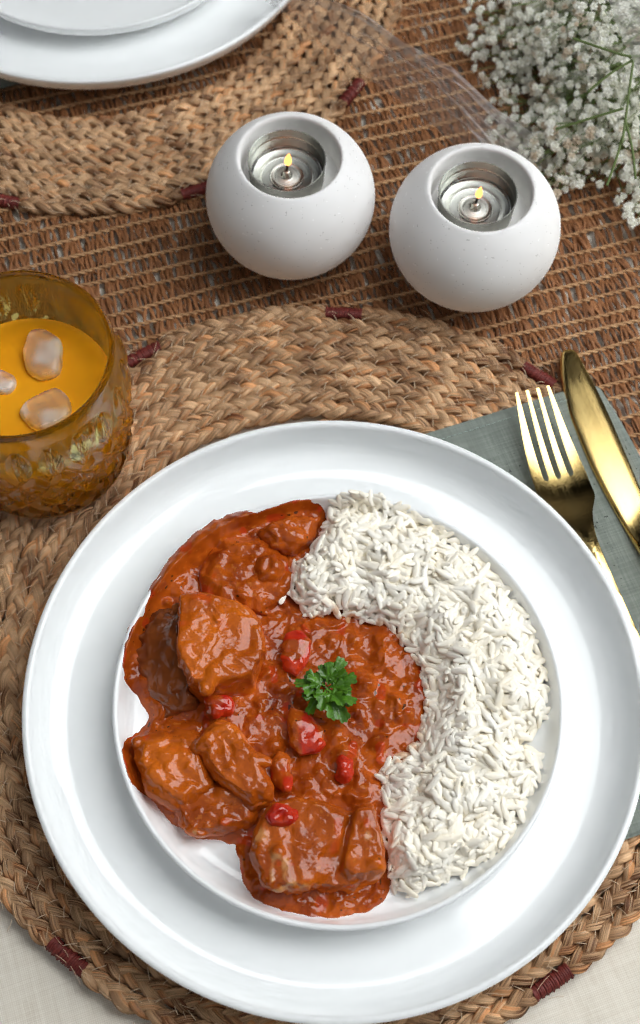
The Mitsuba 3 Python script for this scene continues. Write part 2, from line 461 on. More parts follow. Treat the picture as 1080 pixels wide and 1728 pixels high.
# ------------------------------------------------------------------ braided jute place mats
def mat_shapes():
    """Entries of one mat about its own centre: three plaited strands per turn of the coil, wraps, stitches, loose fibres."""
    out = []
    pitch, L = 0.0081, 0.0236
    for ring in range(8):
        rr = MAT_R - 0.0046 - ring * pitch
        per = max(8, round(2 * math.pi * rr / L))
        n = int(2 * math.pi * rr / 0.0014)
        phi = np.linspace(0, 2 * math.pi, n + 1)[:-1] + ring * 0.7
        for k in range(3):
            r_ = np.random.default_rng(100 * ring + k)
            wander = np.interp(np.linspace(0, 40, n), np.arange(41), np.r_[r_.normal(0, 0.22, 40), 0])
            wander *= sstep(0, 0.06, np.arange(n) / n) * sstep(0, 0.06, 1 - np.arange(n) / n)
            th = (phi - ring * 0.7) * per + 2 * math.pi * k / 3 + wander
            slack = 1 + 0.40 * (meshkit.noise(np.stack([np.cos(phi) * 14, np.sin(phi) * 14, 0 * phi + 3 * k + ring * 11], 1)) - 0.5)
            lat = 0.00215 * np.sin(th) * slack + 0.0007 * (meshkit.noise(np.stack([np.cos(phi) * 5, np.sin(phi) * 5, 0 * phi + ring], 1)) - 0.5)
            z = 0.0052 + 0.00145 * np.sin(2 * th + 0.35) + 0.0006 * (slack - 1)
            wid = slack
            if ring == 0:
                near = np.min([np.abs((phi - math.radians(88.7 + 36 * q) - 0.03 * math.sin(q * 5.1) + math.pi) % (2 * math.pi) - math.pi) for q in range(10)], 0)
                tight = sstep(0.0115 / MAT_R, 0.0080 / MAT_R, near)
                lat, wid = lat * (1 - 0.75 * tight), slack * (1 - tight) + 0.44 * tight
                z = z * (1 - tight) + (0.0046 + (z - 0.0052) * 0.4) * tight
            R = rr + lat
            P = np.stack([R * np.cos(phi), R * np.sin(phi), z], 1)
            P = np.vstack([P, P[:1]])
            t = np.gradient(P, axis=0)
            t[0] = t[-1] = P[1] - P[-2]
            t = unit(t)
            s = unit(np.cross(t, [0, 0, 1.0]))
            up = np.cross(s, t)
            roll = np.r_[0.55 * np.cos(th), 0.55 * np.cos(th[0])]
            s, up = s * np.cos(roll)[:, None] + up * np.sin(roll)[:, None], up * np.cos(roll)[:, None] - s * np.sin(roll)[:, None]
            ns = 9
            ang = np.arange(ns) / ns * 6.0
            q = np.stack(np.broadcast_arrays((np.arange(n + 1) * 0.06)[:, None], ang[None] * 1.7, k + ring * 3.0), -1)
            wob = 1 + 0.5 * (meshkit.noise(q) - 0.5)
            wid = np.r_[wid, wid[:1]]
            v, f, uv = sweep(P, s, up, 0.0026 * wid, 0.00175 * wid, ns, u0=2.0 * (ring * 3 + k), cap=False, wob=wob)
            out.append(('braid_strand', mikit.ply((v, f), 'mat_jute', smooth=True, uv=uv), None))
    # dark red thread wound round the outer braid, ten times round the edge
    for q in range(10):
        a0 = math.radians(88.7 + 36 * q) + (0.03 * math.sin(q * 5.1))
        half = 0.0095 / MAT_R
        tt = np.linspace(0, 1, 640)
        turns = 34
        ph = tt * turns * 2 * math.pi
        aa = a0 - half + 2 * half * tt + 0.0016 * np.sin(tt * 90)
        jit = 1 + 0.10 * np.sin(tt * 47.0 + q) + 0.06 * np.sin(tt * 131)
        R = MAT_R - 0.0044 + 0.0030 * jit * np.cos(ph)
        P = np.stack([R * np.cos(aa), R * np.sin(aa), 0.0046 + 0.0024 * jit * np.sin(ph)], 1)
        v, f, uv = tube(P, 0.00046, 5)
        core_a = np.linspace(a0 - half, a0 + half, 14)
        C = np.stack([(MAT_R - 0.0044) * np.cos(core_a), (MAT_R - 0.0044) * np.sin(core_a), 0 * core_a + 0.0046], 1)
        _, cs, cu = frame(C)
        j = Join()
        j.add(v, f, uv)
        j.add(*sweep(C, cs, cu, 0.0029, 0.0023, 14))
        out.append(('thread_wrap', j.shape('mat_red'), 'dark red thread wound round the outer braid'))
    # pale sewing thread between the turns, and fibres that have worked loose
    st, lo = Join(), Join()
    r_ = np.random.default_rng(5)
    for ring in range(7):
        rr = MAT_R - 0.0046 - (ring + 0.5) * pitch
        for a in np.arange(0, 2 * math.pi, 0.0085 / rr):
            a += r_.normal(0, 0.1) * 0.0085 / rr
            da = r_.choice([-1, 1]) * r_.uniform(0.0006, 0.0026) / rr
            q = np.linspace(-1, 1, 4)
            R, A = rr + q * r_.uniform(0.0014, 0.0026), a + q * da
            P = np.stack([R * np.cos(A), R * np.sin(A), 0.0082 - 0.0012 * q * q + r_.uniform(-0.0004, 0.0003)], 1)
            st.add(*tube(P, 0.00019, 4))
    for _ in range(800):
        a, R = r_.uniform(0, 2 * math.pi), MAT_R - 0.060 * r_.random() ** 1.3
        if r_.random() < 0.10:
            R = MAT_R - r_.uniform(-0.0008, 0.002)
        dirn = a + math.pi / 2 + r_.normal(0, 0.55)
        ln = r_.uniform(0.003, 0.011)
        q = np.linspace(0, 1, 5)
        bend = r_.normal(0, 0.4)
        dx = np.cumsum(np.cos(dirn + bend * q)) / 5 * ln
        dy = np.cumsum(np.sin(dirn + bend * q)) / 5 * ln
        P = np.stack([R * math.cos(a) + dx, R * math.sin(a) + dy, 0.0077 + r_.uniform(0, 0.0009) + 0.0012 * np.sin(q * math.pi) * r_.random()], 1)
        lo.add(*tube(P, 0.00012, 3))
    out.append(('stitching', st.shape('mat_fibre'), 'stuff'))
    out.append(('loose_fibres', lo.shape('mat_fibre'), 'stuff'))
    return out


_mat = mat_shapes()
for key, c, rot, text in (('place_mat', MAT_C, 0, 'round braided jute mat under the plate of curry, dark red wraps on its edge'),
                          ('place_mat_001', MAT2_C, -10, 'round braided jute mat at the back, under the empty stacked plates')):
    for name, shape, note in _mat:
        k = put(name, moved(shape, c[0], c[1], 0.0, rot), key)
        if note == 'stuff':
            tag(k, kind='stuff')
    tag(key, text, 'place mat', 'braided jute place mats')


# ------------------------------------------------------------------ sage napkins
NU, NV = np.array([0.9315, 0.3637]), np.array([0.3637, -0.9315])


def napkin_mesh(corner, wid, lng, layers, centre, zoff, seed):
    """A napkin folded in flat layers; corner = its far right corner, NU points right, NV towards the viewer."""
    parts = []
    r_ = np.random.default_rng(seed)
    for k in range(layers):
        inset = 0.0011 * k
        # rounded outline
        poly = Polygon([(-wid + inset, inset), (0 - inset, inset), (0 - inset, lng - inset), (-wid + inset, lng - inset)]).buffer(-0.003).buffer(0.003, quad_segs=6)
        nu, nv = 60, 80
        a = np.linspace(-wid + inset, -inset, nu)
        b = np.linspace(inset, lng - inset, nv)
        A, B = np.meshgrid(a, b)
        # pull the corners round
        ca = np.maximum(np.abs(A + wid / 2) - (wid / 2 - inset - 0.004), 0)
        cb = np.maximum(np.abs(B - lng / 2) - (lng / 2 - inset - 0.004), 0)
        rad = np.hypot(ca, cb)
        over = np.maximum(rad - 0.004, 0) / np.maximum(rad, 1e-9)
        A = A - np.sign(A + wid / 2) * ca * over
        B = B - np.sign(B - lng / 2) * cb * over
        xy = corner + A[..., None] * NU + B[..., None] * NV
        rr = np.hypot(xy[..., 0] - centre[0], xy[..., 1] - centre[1])
        ground = 0.0034 + (MAT_TOP + 0.0006 - 0.0034) * sstep(MAT_R + 0.016, MAT_R - 0.003, rr)
        wav = (meshkit.fbm(np.stack([xy[..., 0] * 26, xy[..., 1] * 26, 0 * rr + seed], -1), 3, seed) - 0.5) * 0.0016
        edge = np.minimum(np.minimum(-A - inset, B - inset), np.minimum(A + wid - inset, lng - inset - B))
        top = ground + wav + zoff + 0.0011 * k
        thick = 0.00055 * np.sqrt(np.clip(edge / 0.0012, 0.03, 1))
        for sgn in (1,):
            up = np.stack([xy[..., 0], xy[..., 1], top + thick], -1).reshape(-1, 3)
            dn = np.stack([xy[..., 0], xy[..., 1], top - thick], -1).reshape(-1, 3)
            f = grid_faces(nv, nu)
            n0 = len(up)
            ring = np.r_[np.arange(nu), np.arange(1, nv) * nu + nu - 1, (nv - 1) * nu + np.arange(nu - 2, -1, -1), np.arange(nv - 2, 0, -1) * nu]
            nx = np.roll(ring, -1)
            side = np.vstack([np.stack([ring, ring + n0, nx], 1), np.stack([nx, ring + n0, nx + n0], 1)])
            parts.append((np.vstack([up, dn]), np.vstack([f, f[:, ::-1] + n0, side])))
    return parts


def hem(corner, wid, lng, centre, ztop):
    j = Join()
    def z(xy):
        rr = np.hypot(xy[0] - centre[0], xy[1] - centre[1])
        return 0.0034 + (MAT_TOP + 0.0006 - 0.0034) * sstep(MAT_R + 0.016, MAT_R - 0.003, rr) + ztop
    for off, a0, a1, along in ((0.0062, -wid + 0.007, -0.007, True), (0.0062, 0.007, lng - 0.007, False)):
        if not along:
            continue
        for a in np.arange(a0, a1, 0.0030):
            pts = []
            for q in np.linspace(0, 0.0021, 4):
                xy = corner + (NU * (a + q) + NV * off)
                w = (meshkit.fbm(np.array([[xy[0] * 26, xy[1] * 26, 3.0]]), 3, 3)[0] - 0.5) * 0.0016
                pts.append([*xy, z(xy) + w + 0.0003 * math.sin(q / 0.0021 * math.pi)])
            j.add(*tube(pts, 0.00018, 4))
    return j


NAP = np.array([0.1383, 0.3552])
for kk, m in enumerate(napkin_mesh(NAP, 0.150, 0.2125, 2, MAT_C, 0.0, 3)):
    put('folded_layer', mikit.ply(m, 'mat_sage', smooth=50), 'napkin')
k = put('hem_stitching', hem(NAP, 0.150, 0.2125, MAT_C, 0.0011 + 0.0007).shape('mat_stitch'), 'napkin')
tag(k, kind='stuff')
tag('napkin', 'folded sage green linen napkin under the gold fork and knife', 'napkin', 'sage green napkins')
for m in napkin_mesh(np.array([-0.160, 0.717]), 0.16, 0.165, 2, MAT2_C, 0.0, 8):
    put('folded_layer', mikit.ply(m, 'mat_sage', smooth=50), 'napkin_001')
tag('napkin_001', 'sage green napkin of which a corner shows under the empty plates at the back', 'napkin', 'sage green napkins')

# ------------------------------------------------------------------ plates
BIG = [(0, 2), (40, 2), (81, 2), (82, 0.1), (87, 0), (88, 2), (100, 2.2), (120, 4.4), (129, 9), (133.4, 16.5), (134.9, 20.4), (134.6, 22.0), (132.9, 22.5), (131.4, 21.8),
       (130.2, 18.5), (128.2, 11.0), (123.5, 6.0), (114, 4.5), (100, 4.3), (60, 4.2), (0, 4.2)]
SIDE = [(0, 1.3), (30, 1.3), (54, 1.2), (55, 0.1), (59, 0), (60, 1.2), (72, 1.4), (87, 3.0), (94, 7.2), (97, 12.6), (97.9, 15.0), (97.6, 16.2), (96.5, 16.5), (95.3, 15.9),
        (94.3, 12.4), (92.6, 7.4), (88.8, 4.5), (81, 3.6), (70, 3.5), (40, 3.5), (0, 3.5)]
big, side = lathe(BIG, 220), lathe(SIDE, 200)
PB, PS = (0.0094, 0.1803), (0.0109, 0.1794)
PB2 = (-0.1429, 0.6512)
Z_BIG = MAT_TOP
Z_SIDE = Z_BIG + 0.0042
big_s, side_s = mikit.ply(big, 'mat_china', smooth=True), mikit.ply(side, 'mat_china', smooth=True)
put('dinner_plate', moved(big_s, *PB, Z_BIG))
tag('dinner_plate', 'large white coupe plate under the small plate of curry and rice', 'plate', 'large white plates')
put('side_plate', moved(side_s, *PS, Z_SIDE))
tag('side_plate', 'small white plate that holds the curry and the rice', 'plate', 'small white plates')
put('dinner_plate', moved(big_s, *PB2, Z_BIG))
tag('dinner_plate_001', 'large white plate at the back under an empty small plate', 'plate', 'large white plates')
put('side_plate', moved(side_s, PB2[0], PB2[1] + 0.002, Z_SIDE))
tag('side_plate_001', 'empty small white plate stacked on the large one at the back', 'plate', 'small white plates')

# ------------------------------------------------------------------ round stone candle holders with tealights
HOLD = [(0, 0)] + [(26.0, 0.0), (27.5, 0.4)] + [(43.0 * math.sin(a), 34.0 - 39.5 * math.cos(a)) for a in np.linspace(0.62, math.pi - math.asin(27.2 / 43.0), 28) if 34.0 - 39.5 * math.cos(a) > 1.5] + \
       [(25.9, 65.1), (25.0, 64.6), (24.5, 63.2), (24.4, 60.5), (24.3, 54), (24.2, 49.2), (23.6, 48.4), (0, 48.4)]
hold_s = mikit.ply(lathe(HOLD, 160, 2), 'mat_stone', smooth=True)
CUP = [(0, 0), (17.2, 0.0), (18.2, 0.6), (18.5, 2), (18.8, 9), (18.9, 13.9), (19.2, 14.3), (19.25, 14.7), (18.95, 15.0), (18.6, 14.7), (18.45, 11.6), (18.35, 10.2), (18.0, 9.7), (18.2, 9.1), (18.05, 6),
       (17.9, 2.4), (17.2, 1.2), (13.5, 0.8), (12.6, 1.3), (11.6, 0.8), (0, 0.7)]
cup_s = mikit.ply(lathe(CUP, 128, 1), 'mat_tin', smooth=35)
WAX = [(0, 1.0), (16.8, 1.5), (17.7, 2.8), (17.85, 3.3), (17.9, 3.9), (17.0, 3.55), (0, 3.5)]
wax_s = mikit.ply(lathe(WAX, 96, 1), 'mat_wax', smooth=35)
CLIP = [(0, 1.1), (7.8, 1.2), (8.4, 1.6), (8.5, 2.2), (7.9, 2.5), (7.2, 2.0), (6.0, 1.9), (5.6, 2.3), (2.9, 2.4), (2.4, 3.2), (1.7, 6.4), (1.2, 6.7), (0, 6.7)]
clip_s = mikit.ply(lathe(CLIP, 64, 1), 'mat_tin', smooth=30)
FLAME = [(0, 0), (1.1, 0.3), (1.9, 1.5), (2.1, 3.0), (1.7, 5.0), (1.0, 7.0), (0.4, 8.5), (0, 9.2)]


def flame_shape(scale, x, y, z):
    v, f = lathe([(r * scale, h * scale) for r, h in FLAME], 24, 2)
    v = v + np.array([1, 0.4, 0]) * (v[:, 2:] ** 2) * 9
    return {**moved(mikit.ply((v, f), {'type': 'diffuse', 'reflectance': {'type': 'rgb', 'value': 0.0}}, smooth=True), x, y, z),
            'glow': {'type': 'area', 'radiance': {'type': 'rgb', 'value': [8.0, 2.2, 0.50]}}}


def wick_shape(x, y, z, seed):
    P = np.array([[0, 0, 0], [0.0001, 0.0001, 0.002], [0.0003, -0.0001, 0.004], [0.0008, -0.0002, 0.0055]])
    v, f, uv = tube(chaikin(P, 2), 0.00055, 8)
    return moved(mikit.ply((v, f), 'mat_wick', smooth=True), x, y, z, 40 * seed)


for i, (hx, hy, txt, ttxt) in enumerate(((-0.0205, 0.4402, 'round off-white speckled stone candle holder, the left one of the pair', 'lit silver tealight in the left one of the two stone holders'),
                                         (0.0728, 0.4244, 'round off-white speckled stone candle holder beside the white flowers', 'lit silver tealight in the stone holder beside the white flowers'))):
    put('candle_holder', moved(hold_s, hx, hy, 0.0030, 60 * i))
    tag('candle_holder' + ('' if i == 0 else '_001'), txt, 'candle holder', 'round stone candle holders')
    t = numbered('tealight')
    tx, ty, tz = hx - 0.0017, hy - 0.0009, 0.0030 + 0.0485
    put('cup', moved(cup_s, tx, ty, tz, 20), t)
    put('wick_holder', moved(clip_s, tx, ty, tz), t)
    put('molten_wax', moved(wax_s, tx, ty, tz), t)
    put('wick', wick_shape(tx, ty, tz + 0.0066, i), t)
    put('flame', flame_shape((0.90, 0.84)[i], tx + 0.0006, ty, tz + 0.0112), t)
    tag(t, ttxt, 'tealight', 'lit tealights')


# ------------------------------------------------------------------ gold cutlery
def fork():
    # centre line from the tips to the handle's end (x, y, z in mm), half width in mm
    C = np.array([[101.4, 341.0, 21.0], [104.4, 330.0, 18.6], [107.4, 318.5, 16.6], [110.6, 306.5, 15.3], [113.9, 294.5, 15.2], [117.3, 283.0, 17.0], [120.9, 272.0, 20.2],
                  [125.0, 260.0, 22.4], [130.0, 246.5, 22.6], [135.6, 232.5, 21.2], [141.4, 218.0, 19.0], [148.6, 200.0, 15.8], [156.6, 180.0, 13.4], [163.6, 162.5, 12.4], [167.0, 154.0, 12.2]]) * MM
    HW = np.array([8.7, 10.0, 11.2, 12.3, 13.1, 12.7, 7.0, 3.6, 2.9, 2.9, 3.1, 3.7, 4.6, 5.4, 4.2]) * MM
    u = np.linspace(0, len(C) - 1, 240)
    from scipy.interpolate import PchipInterpolator, CubicSpline
    P = CubicSpline(np.arange(len(C)), C)(u)
    hw = PchipInterpolator(np.arange(len(C)), HW)(u)
    t = unit(np.gradient(P, axis=0))
    s = unit(np.cross(t, [0, 0, 1.0]))          # to the left seen from the tips
    up = np.cross(s, t)
    arc = np.concatenate([[0], np.cumsum(np.linalg.norm(np.diff(P, axis=0), axis=1))])
    th = 0.0011
    # flat outline in (across, along) with three slots, then bent along the line
    left = np.column_stack([hw, arc])
    out = Polygon(np.vstack([left, np.column_stack([-hw, arc])[::-1]])).buffer(0.0010).buffer(-0.0010)
    slot_end = 0.0475
    for q in (-1, 0, 1):
        e, tip = q * 0.0062, q * 0.0053
        sl = Polygon([(tip - 0.0016, -0.006), (tip + 0.0016, -0.006), (e + 0.0010, slot_end - 0.0015), (e + 0.0005, slot_end), (e - 0.0005, slot_end), (e - 0.0010, slot_end - 0.0015)])
        out = out.difference(sl.buffer(0.0004))
    out = out.buffer(-0.0003).buffer(0.0003)
    tips = Polygon([(-0.02, -0.01), (0.02, -0.01), (0.02, 0.4), (-0.02, 0.4)])
    out = out.intersection(tips)
    out = max(getattr(out, 'geoms', [out]), key=lambda g: g.area).simplify(0.00005)
    m = manifold3d.CrossSection([np.asarray(out.exterior.coords)[:-1]] + [np.asarray(h.coords)[:-1] for h in out.interiors], manifold3d.FillRule.EvenOdd)
    inner = m.offset(-0.00030, manifold3d.JoinType.Round)
    sol = m.extrude(th - 0.0006).translate([0, 0, 0.0003]) + inner.extrude(th)
    sol = sol.refine_to_length(0.0022)
    mesh = sol.to_mesh()
    v, f = np.array(mesh.vert_properties[:, :3], float), np.array(mesh.tri_verts)
    a, z, b = v[:, 1], v[:, 2], v[:, 0]
    I = lambda A: np.stack([np.interp(a, arc, A[:, k]) for k in range(3)], 1)
    hwv = np.interp(a, arc, hw)
    cup = 0.0012 * (b / 0.013) ** 2 * sstep(0.02, 0.05, a) * sstep(0.085, 0.06, a)
    crown = (0.0010 * (1 - (b / np.maximum(hwv, 1e-4)) ** 2) * sstep(0.075, 0.095, a)) * (z > th / 2)
    V = I(P) + I(s) * b[:, None] + I(up) * (z + cup + crown)[:, None]
    return trimesh.Trimesh(V, f, process=False)


fk = fork()
if fk.volume < 0:
    fk.invert()
put('fork', mikit.ply(fk, 'mat_gold', smooth=40))
tag('fork', 'shiny gold fork with four tines, its handle running under the plate rim', 'fork')

KL = np.array([(122.6, 372.4), (119.6, 370.6), (118.5, 365.0), (118.3, 357.5), (118.9, 349.8), (121.1, 334.9), (125.3, 320.3), (129.8, 306.1), (135.2, 292.1), (140.6, 280.0), (146.6, 267.0), (153.5, 251.0), (166.0, 222.0), (183.0, 182.0)]) * MM
KR = np.array([(122.8, 372.5), (125.4, 371.9), (127.6, 368.6), (129.9, 362.8), (133.3, 354.2), (138.0, 341.6), (141.9, 329.8), (145.6, 317.5), (148.9, 306.8), (152.6, 294.6), (156.6, 283.0), (161.6, 269.0), (172.5, 240.0), (192.0, 190.0)]) * MM


def knife(split):
    from scipy.interpolate import PchipInterpolator
    k = np.arange(len(KL))
    u = np.r_[np.linspace(0, 2, 14), np.linspace(2.1, len(KL) - 1, 90)]
    L, R = PchipInterpolator(k, KL)(u), PchipInterpolator(k, KR)(u)
    w = np.r_[0, 0.03, 0.10, 0.22, 0.4, 0.6, 0.72, 0.80, 0.88, 0.95, 0.99, 1]
    hz = np.r_[0.0, 0.75, 1.18, 1.30, 1.34, 1.36, 1.37, 1.37, 1.34, 0.95, 0.55, 0.0]          # section height above the flat underside
    body = sstep(9.5, 12, u)
    wave = 0.0082 + 0.0032 * sstep(0, 9, u) + 0.0038 * body
    X = L[:, None] * (1 - w[None, :, None]) + R[:, None] * w[None, :, None]
    rise = hz[None] * MM * (1 + 1.6 * body[:, None]) * sstep(-0.05, 1.6, u)[:, None]
    top = np.concatenate([X, (wave[:, None] + 0.0006 + rise)[..., None]], -1)
    bot = np.concatenate([X[:, ::-1], np.broadcast_to(wave[:, None] - 0.0003, X.shape[:2])[..., None]], -1)
    ring = np.concatenate([top, bot], 1)
    n = ring.shape[1]
    v = ring.reshape(-1, 3)
    i, j = np.meshgrid(np.arange(len(u) - 1), np.arange(n), indexing='ij')
    q = np.stack([i * n + j, (i + 1) * n + j, (i + 1) * n + (j + 1) % n, i * n + (j + 1) % n], -1).reshape(-1, 4)
    f = np.vstack([q[:, [0, 1, 2]], q[:, [0, 2, 3]]])
    m = trimesh.Trimesh(v, f, process=False)
    cut = u[i.ravel()]
    keep = (cut < 10.2) if split == 'blade' else (cut >= 10.2)
    m = trimesh.Trimesh(v, f[np.r_[keep, keep]], process=False)
    return m


put('blade', mikit.ply(knife('blade'), 'mat_gold', smooth=16), 'table_knife')
put('handle', mikit.ply(knife('handle'), 'mat_gold', smooth=16), 'table_knife')
tag('table_knife', 'gold table knife lying beside the fork, its blade tip past the napkin', 'knife')

# ------------------------------------------------------------------ cut glass tumbler of orange juice
GC = np.array([-0.1334, 0.3065])
GZ = MAT_TOP


def tumbler():
    outer = np.array([(0, 1.5), (30, 1.2), (34.5, 0.2), (37.2, 0.6), (39.6, 3.2), (41.5, 8), (43.6, 18), (45.0, 32), (45.6, 46), (45.4, 60), (44.8, 70), (44.0, 76), (43.6, 79), (43.6, 83.5), (43.1, 86.0)])
    inner = np.array([(42.0, 87.2), (40.9, 87.2), (39.9, 86.0), (39.6, 83), (39.9, 72), (39.3, 55), (38.3, 35), (37.0, 20), (34.5, 13), (30, 10.6), (0, 10.0)])
    po = chaikin(outer, 1)
    zz = np.r_[po[po[:, 1] < 3.2], np.column_stack([np.interp(np.arange(3.4, 78, 0.75), outer[4:, 1], outer[4:, 0]), np.arange(3.4, 78, 0.75)]), outer[outer[:, 1] > 78]]
    prof = np.vstack([zz, chaikin(inner, 2)])
    n = 360
    v, f = lathe(prof, n, 0)
    m = len(prof) - 2
    ring = v[:m * n].reshape(m, n, 3)
    r0 = np.hypot(ring[..., 0], ring[..., 1])
    z = ring[..., 2] / MM
    a = np.arctan2(ring[..., 1], ring[..., 0])
    isout = (np.arange(m) < len(zz) - 1)[:, None]
    # pressed relief: a lattice of V grooves and fans below, pointed leaves with ribs above
    per = 10
    x = (a / (2 * math.pi) * per) % 1.0 - 0.5
    w = x * 2 * math.pi * 45 / per                                       # mm across one repeat (28 mm)
    zb = z - 34
    lat = lambda c, s, p: np.abs(((w * c + zb * s) / p) % 1.0 - 0.5) * 2
    band_lo = sstep(5, 9, z) * sstep(58, 52, z)
    dia = np.minimum(lat(0.80, 0.62, 13.0), lat(-0.80, 0.62, 13.0))
    groove = -np.clip(1 - dia / 0.50, 0, 1) * 2.3
    star = -np.clip(1 - np.abs(((np.arctan2(zb - 3, w) / (2 * math.pi) * 16) % 1.0) - 0.5) / 0.42, 0, 1) * 1.9 * (np.hypot(w, zb - 3) < 11) * sstep(0, 4, np.hypot(w, zb - 3))
    fine = -np.clip(1 - np.minimum(lat(0.72, 0.70, 4.6), lat(-0.72, 0.70, 4.6)) / 0.7, 0, 1) * 1.2 * (np.abs(np.abs(w) - 14) + np.abs(zb + 4) * 0.8 < 9)
    rel = np.minimum(np.minimum(groove, star), fine) * band_lo
    xl = ((a / (2 * math.pi) * per * 2 + 0.25) % 1.0 - 0.5) * 2 * math.pi * 44 / (per * 2)
    zl = z - 52
    halfw = 5.8 * np.sin(np.clip(zl / 25, 0, 1) * math.pi) ** 0.75
    leaf = (zl > 0) & (zl < 24) & (np.abs(xl) < halfw)
    dome = np.where(leaf, 1.9 * (1 - (np.abs(xl) / np.maximum(halfw, 0.3)) ** 2) - 1.5 * np.clip(1 - np.abs(xl) / 1.2, 0, 1) - 0.45 * np.abs(((zl - np.abs(xl) * 1.4) / 3.4) % 1.0 - 0.5) * 2, 0)
    rel = rel + dome * sstep(52, 55, z)
    rel = np.where(isout, rel, 0)
    # the body stands proud of the smooth drinking band
    k = (r0 + rel * MM) / r0
    ring[..., 0] *= k
    ring[..., 1] *= k
    v[:m * n] = ring.reshape(-1, 3)
    return v, f


put('drinking_glass', moved(mikit.ply(tumbler(), 'mat_glass', smooth=30), *GC, GZ))
tag('drinking_glass', 'amber pressed glass tumbler with leaf relief, left of the plate', 'drinking glass')
JU = [(0, 9.8), (30, 10.4), (34.7, 12.8), (37.25, 20), (38.55, 35), (39.2, 47), (39.55, 53.3), (39.3, 53.5), (38.4, 53.25), (36, 53.1), (0, 53.1)]
put('orange_juice', moved(mikit.ply(lathe(JU, 128, 1), 'mat_juice', smooth=40), *GC, GZ))
tag('orange_juice', 'opaque orange juice filling the amber tumbler two thirds up', 'juice')


def rounded_hull(pts, r, level=1.1):
    s = manifold3d.Manifold.sphere(r, 20)
    m = manifold3d.Manifold.batch_hull([s.translate(list(map(float, p))) for p in pts])
    return m.refine_to_length(level)


def ice(pts, ztop, zbot, lean, r):
    P = [(x, y, ztop) for x, y in pts] + [(x + lean[0], y + lean[1], zbot) for x, y in pts]
    m = manifold3d.Manifold.hull_points([tuple(map(float, p)) for p in P]).refine_to_length(0.9).to_mesh()
    t = trimesh.Trimesh(np.array(m.vert_properties[:, :3], float), np.array(m.tri_verts), process=True)
    c = np.mean(P, 0)
    v = relax(np.array(t.vertices), np.array(t.faces), int(r))
    v = c + (v - c) * 1.06
    v = v + (meshkit.fbm(v * 0.16, 2, 4) - 0.5)[:, None] * unit(v - c) * 1.4
    return mikit.ply((v * MM, t.faces), 'mat_ice', smooth=True)


ICE1 = [(-136.1, 337.2), (-129.8, 338.5), (-121.0, 333.1), (-119.7, 323.6), (-120.6, 314.9), (-127.2, 311.8), (-135.2, 316.8), (-137.5, 326.1)]
ICE2 = [(-135.8, 295.3), (-131.3, 302.1), (-120.1, 308.4), (-114.1, 302.2), (-112.5, 294.7), (-117.9, 288.5), (-128.0, 286.0)]
ICE3 = [(-154.6, 318.0), (-144.0, 314.5), (-142.5, 309.9), (-146.2, 304.8), (-156.0, 306.0)]
put('ice_cube', ice(ICE1, 66.0, 48, (0, 2), 34))
tag('ice_cube', 'pale rounded ice cube floating at the far side of the juice', 'ice cube', 'ice cubes in the juice')
put('ice_cube', ice(ICE2, 65.5, 48, (-1, 2), 30))
tag('ice_cube_001', 'tilted pale ice cube at the near side of the juice, by the rim', 'ice cube', 'ice cubes in the juice')
put('ice_cube', ice([(x + 4, y) for x, y in ICE3], 64.6, 52, (0, 0), 20))
tag('ice_cube_002', 'ice cube mostly sunk in the juice, cut off by the photo edge', 'ice cube', 'ice cubes in the juice')

# ------------------------------------------------------------------ the curry (outlines in mm on the table)
SAUCE = [(5.7, 266.8), (1.3, 272.7), (-5.6, 274.0), (-13.9, 273.1), (-23.4, 269.0), (-30.2, 265.7), (-38.4, 265.4), (-47.8, 261.1), (-56.9, 253.0), (-66.9, 240.7), (-73.5, 228.8), (-75.7, 216.6), (-81.7, 208.5), (-84.5, 199.4), (-82.5, 185.7), (-76.8, 177.8), (-72.6, 171.2), (-74.2, 165.9), (-79.4, 160.4), (-80.0, 152.5), (-76.9, 143.6), (-75.6, 138.0), (-71.5, 137.1), (-66.1, 133.3), (-57.8, 123.5), (-47.5, 118.9), (-35.0, 118.4), (-30.5, 117.0), (-28.4, 110.2), (-26.8, 100.6), (-21.4, 94.6), (-11.4, 90.1), (0.9, 87.7), (13.0, 87.7), (25.1, 90.2), (31.9, 95.9), (34.0, 101.4), (39.6, 115.0), (39.5, 140.0), (49.6, 161.0), (54.9, 182.5), (49.7, 207.1), (36.4, 220.8), (17.5, 225.8), (1.5, 223.8), (-4.3, 236.6), (0.6, 251.5)]
RICE = [(5.4, 275.0), (16.4, 277.9), (27.5, 276.5), (41.4, 270.9), (55.2, 264.1), (71.5, 252.7), (84.8, 238.5), (94.5, 222.1), (101.3, 205.5), (103.8, 189.0), (101.1, 172.8), (97.0, 167.4), (91.7, 162.5), (100.1, 160.1), (98.6, 149.2), (93.6, 136.3), (88.3, 126.1), (80.6, 116.5), (68.0, 108.7), (56.2, 102.6), (44.4, 97.4), (35.2, 98.0), (33.6, 104.7), (32.0, 114.3), (29.5, 124.1), (29.3, 136.6), (27.7, 146.7), (30.3, 154.6), (39.2, 160.1), (44.8, 165.5), (47.7, 178.9), (45.1, 195.1), (39.0, 206.0), (31.0, 214.1), (17.6, 217.9), (6.9, 218.9), (-3.7, 217.1), (-12.8, 226.8), (-15.6, 233.9), (-12.2, 244.3), (-6.2, 250.4), (0.2, 262.6)]
RICERIDGE = [(-1.8, 235.8), (16.4, 251.0), (40.5, 243.1), (58.9, 229.5), (73.0, 210.5), (77.7, 188.9), (74.6, 165.2), (68.0, 142.1), (55.5, 124.4), (43.3, 114.4)]
B_TOP = [(-60.2, 219.3), (-48.1, 221.1), (-35.0, 218.3), (-24.1, 209.5), (-22.3, 197.4), (-26.7, 184.4), (-40.4, 181.2), (-52.5, 180.3), (-59.7, 196.0)]
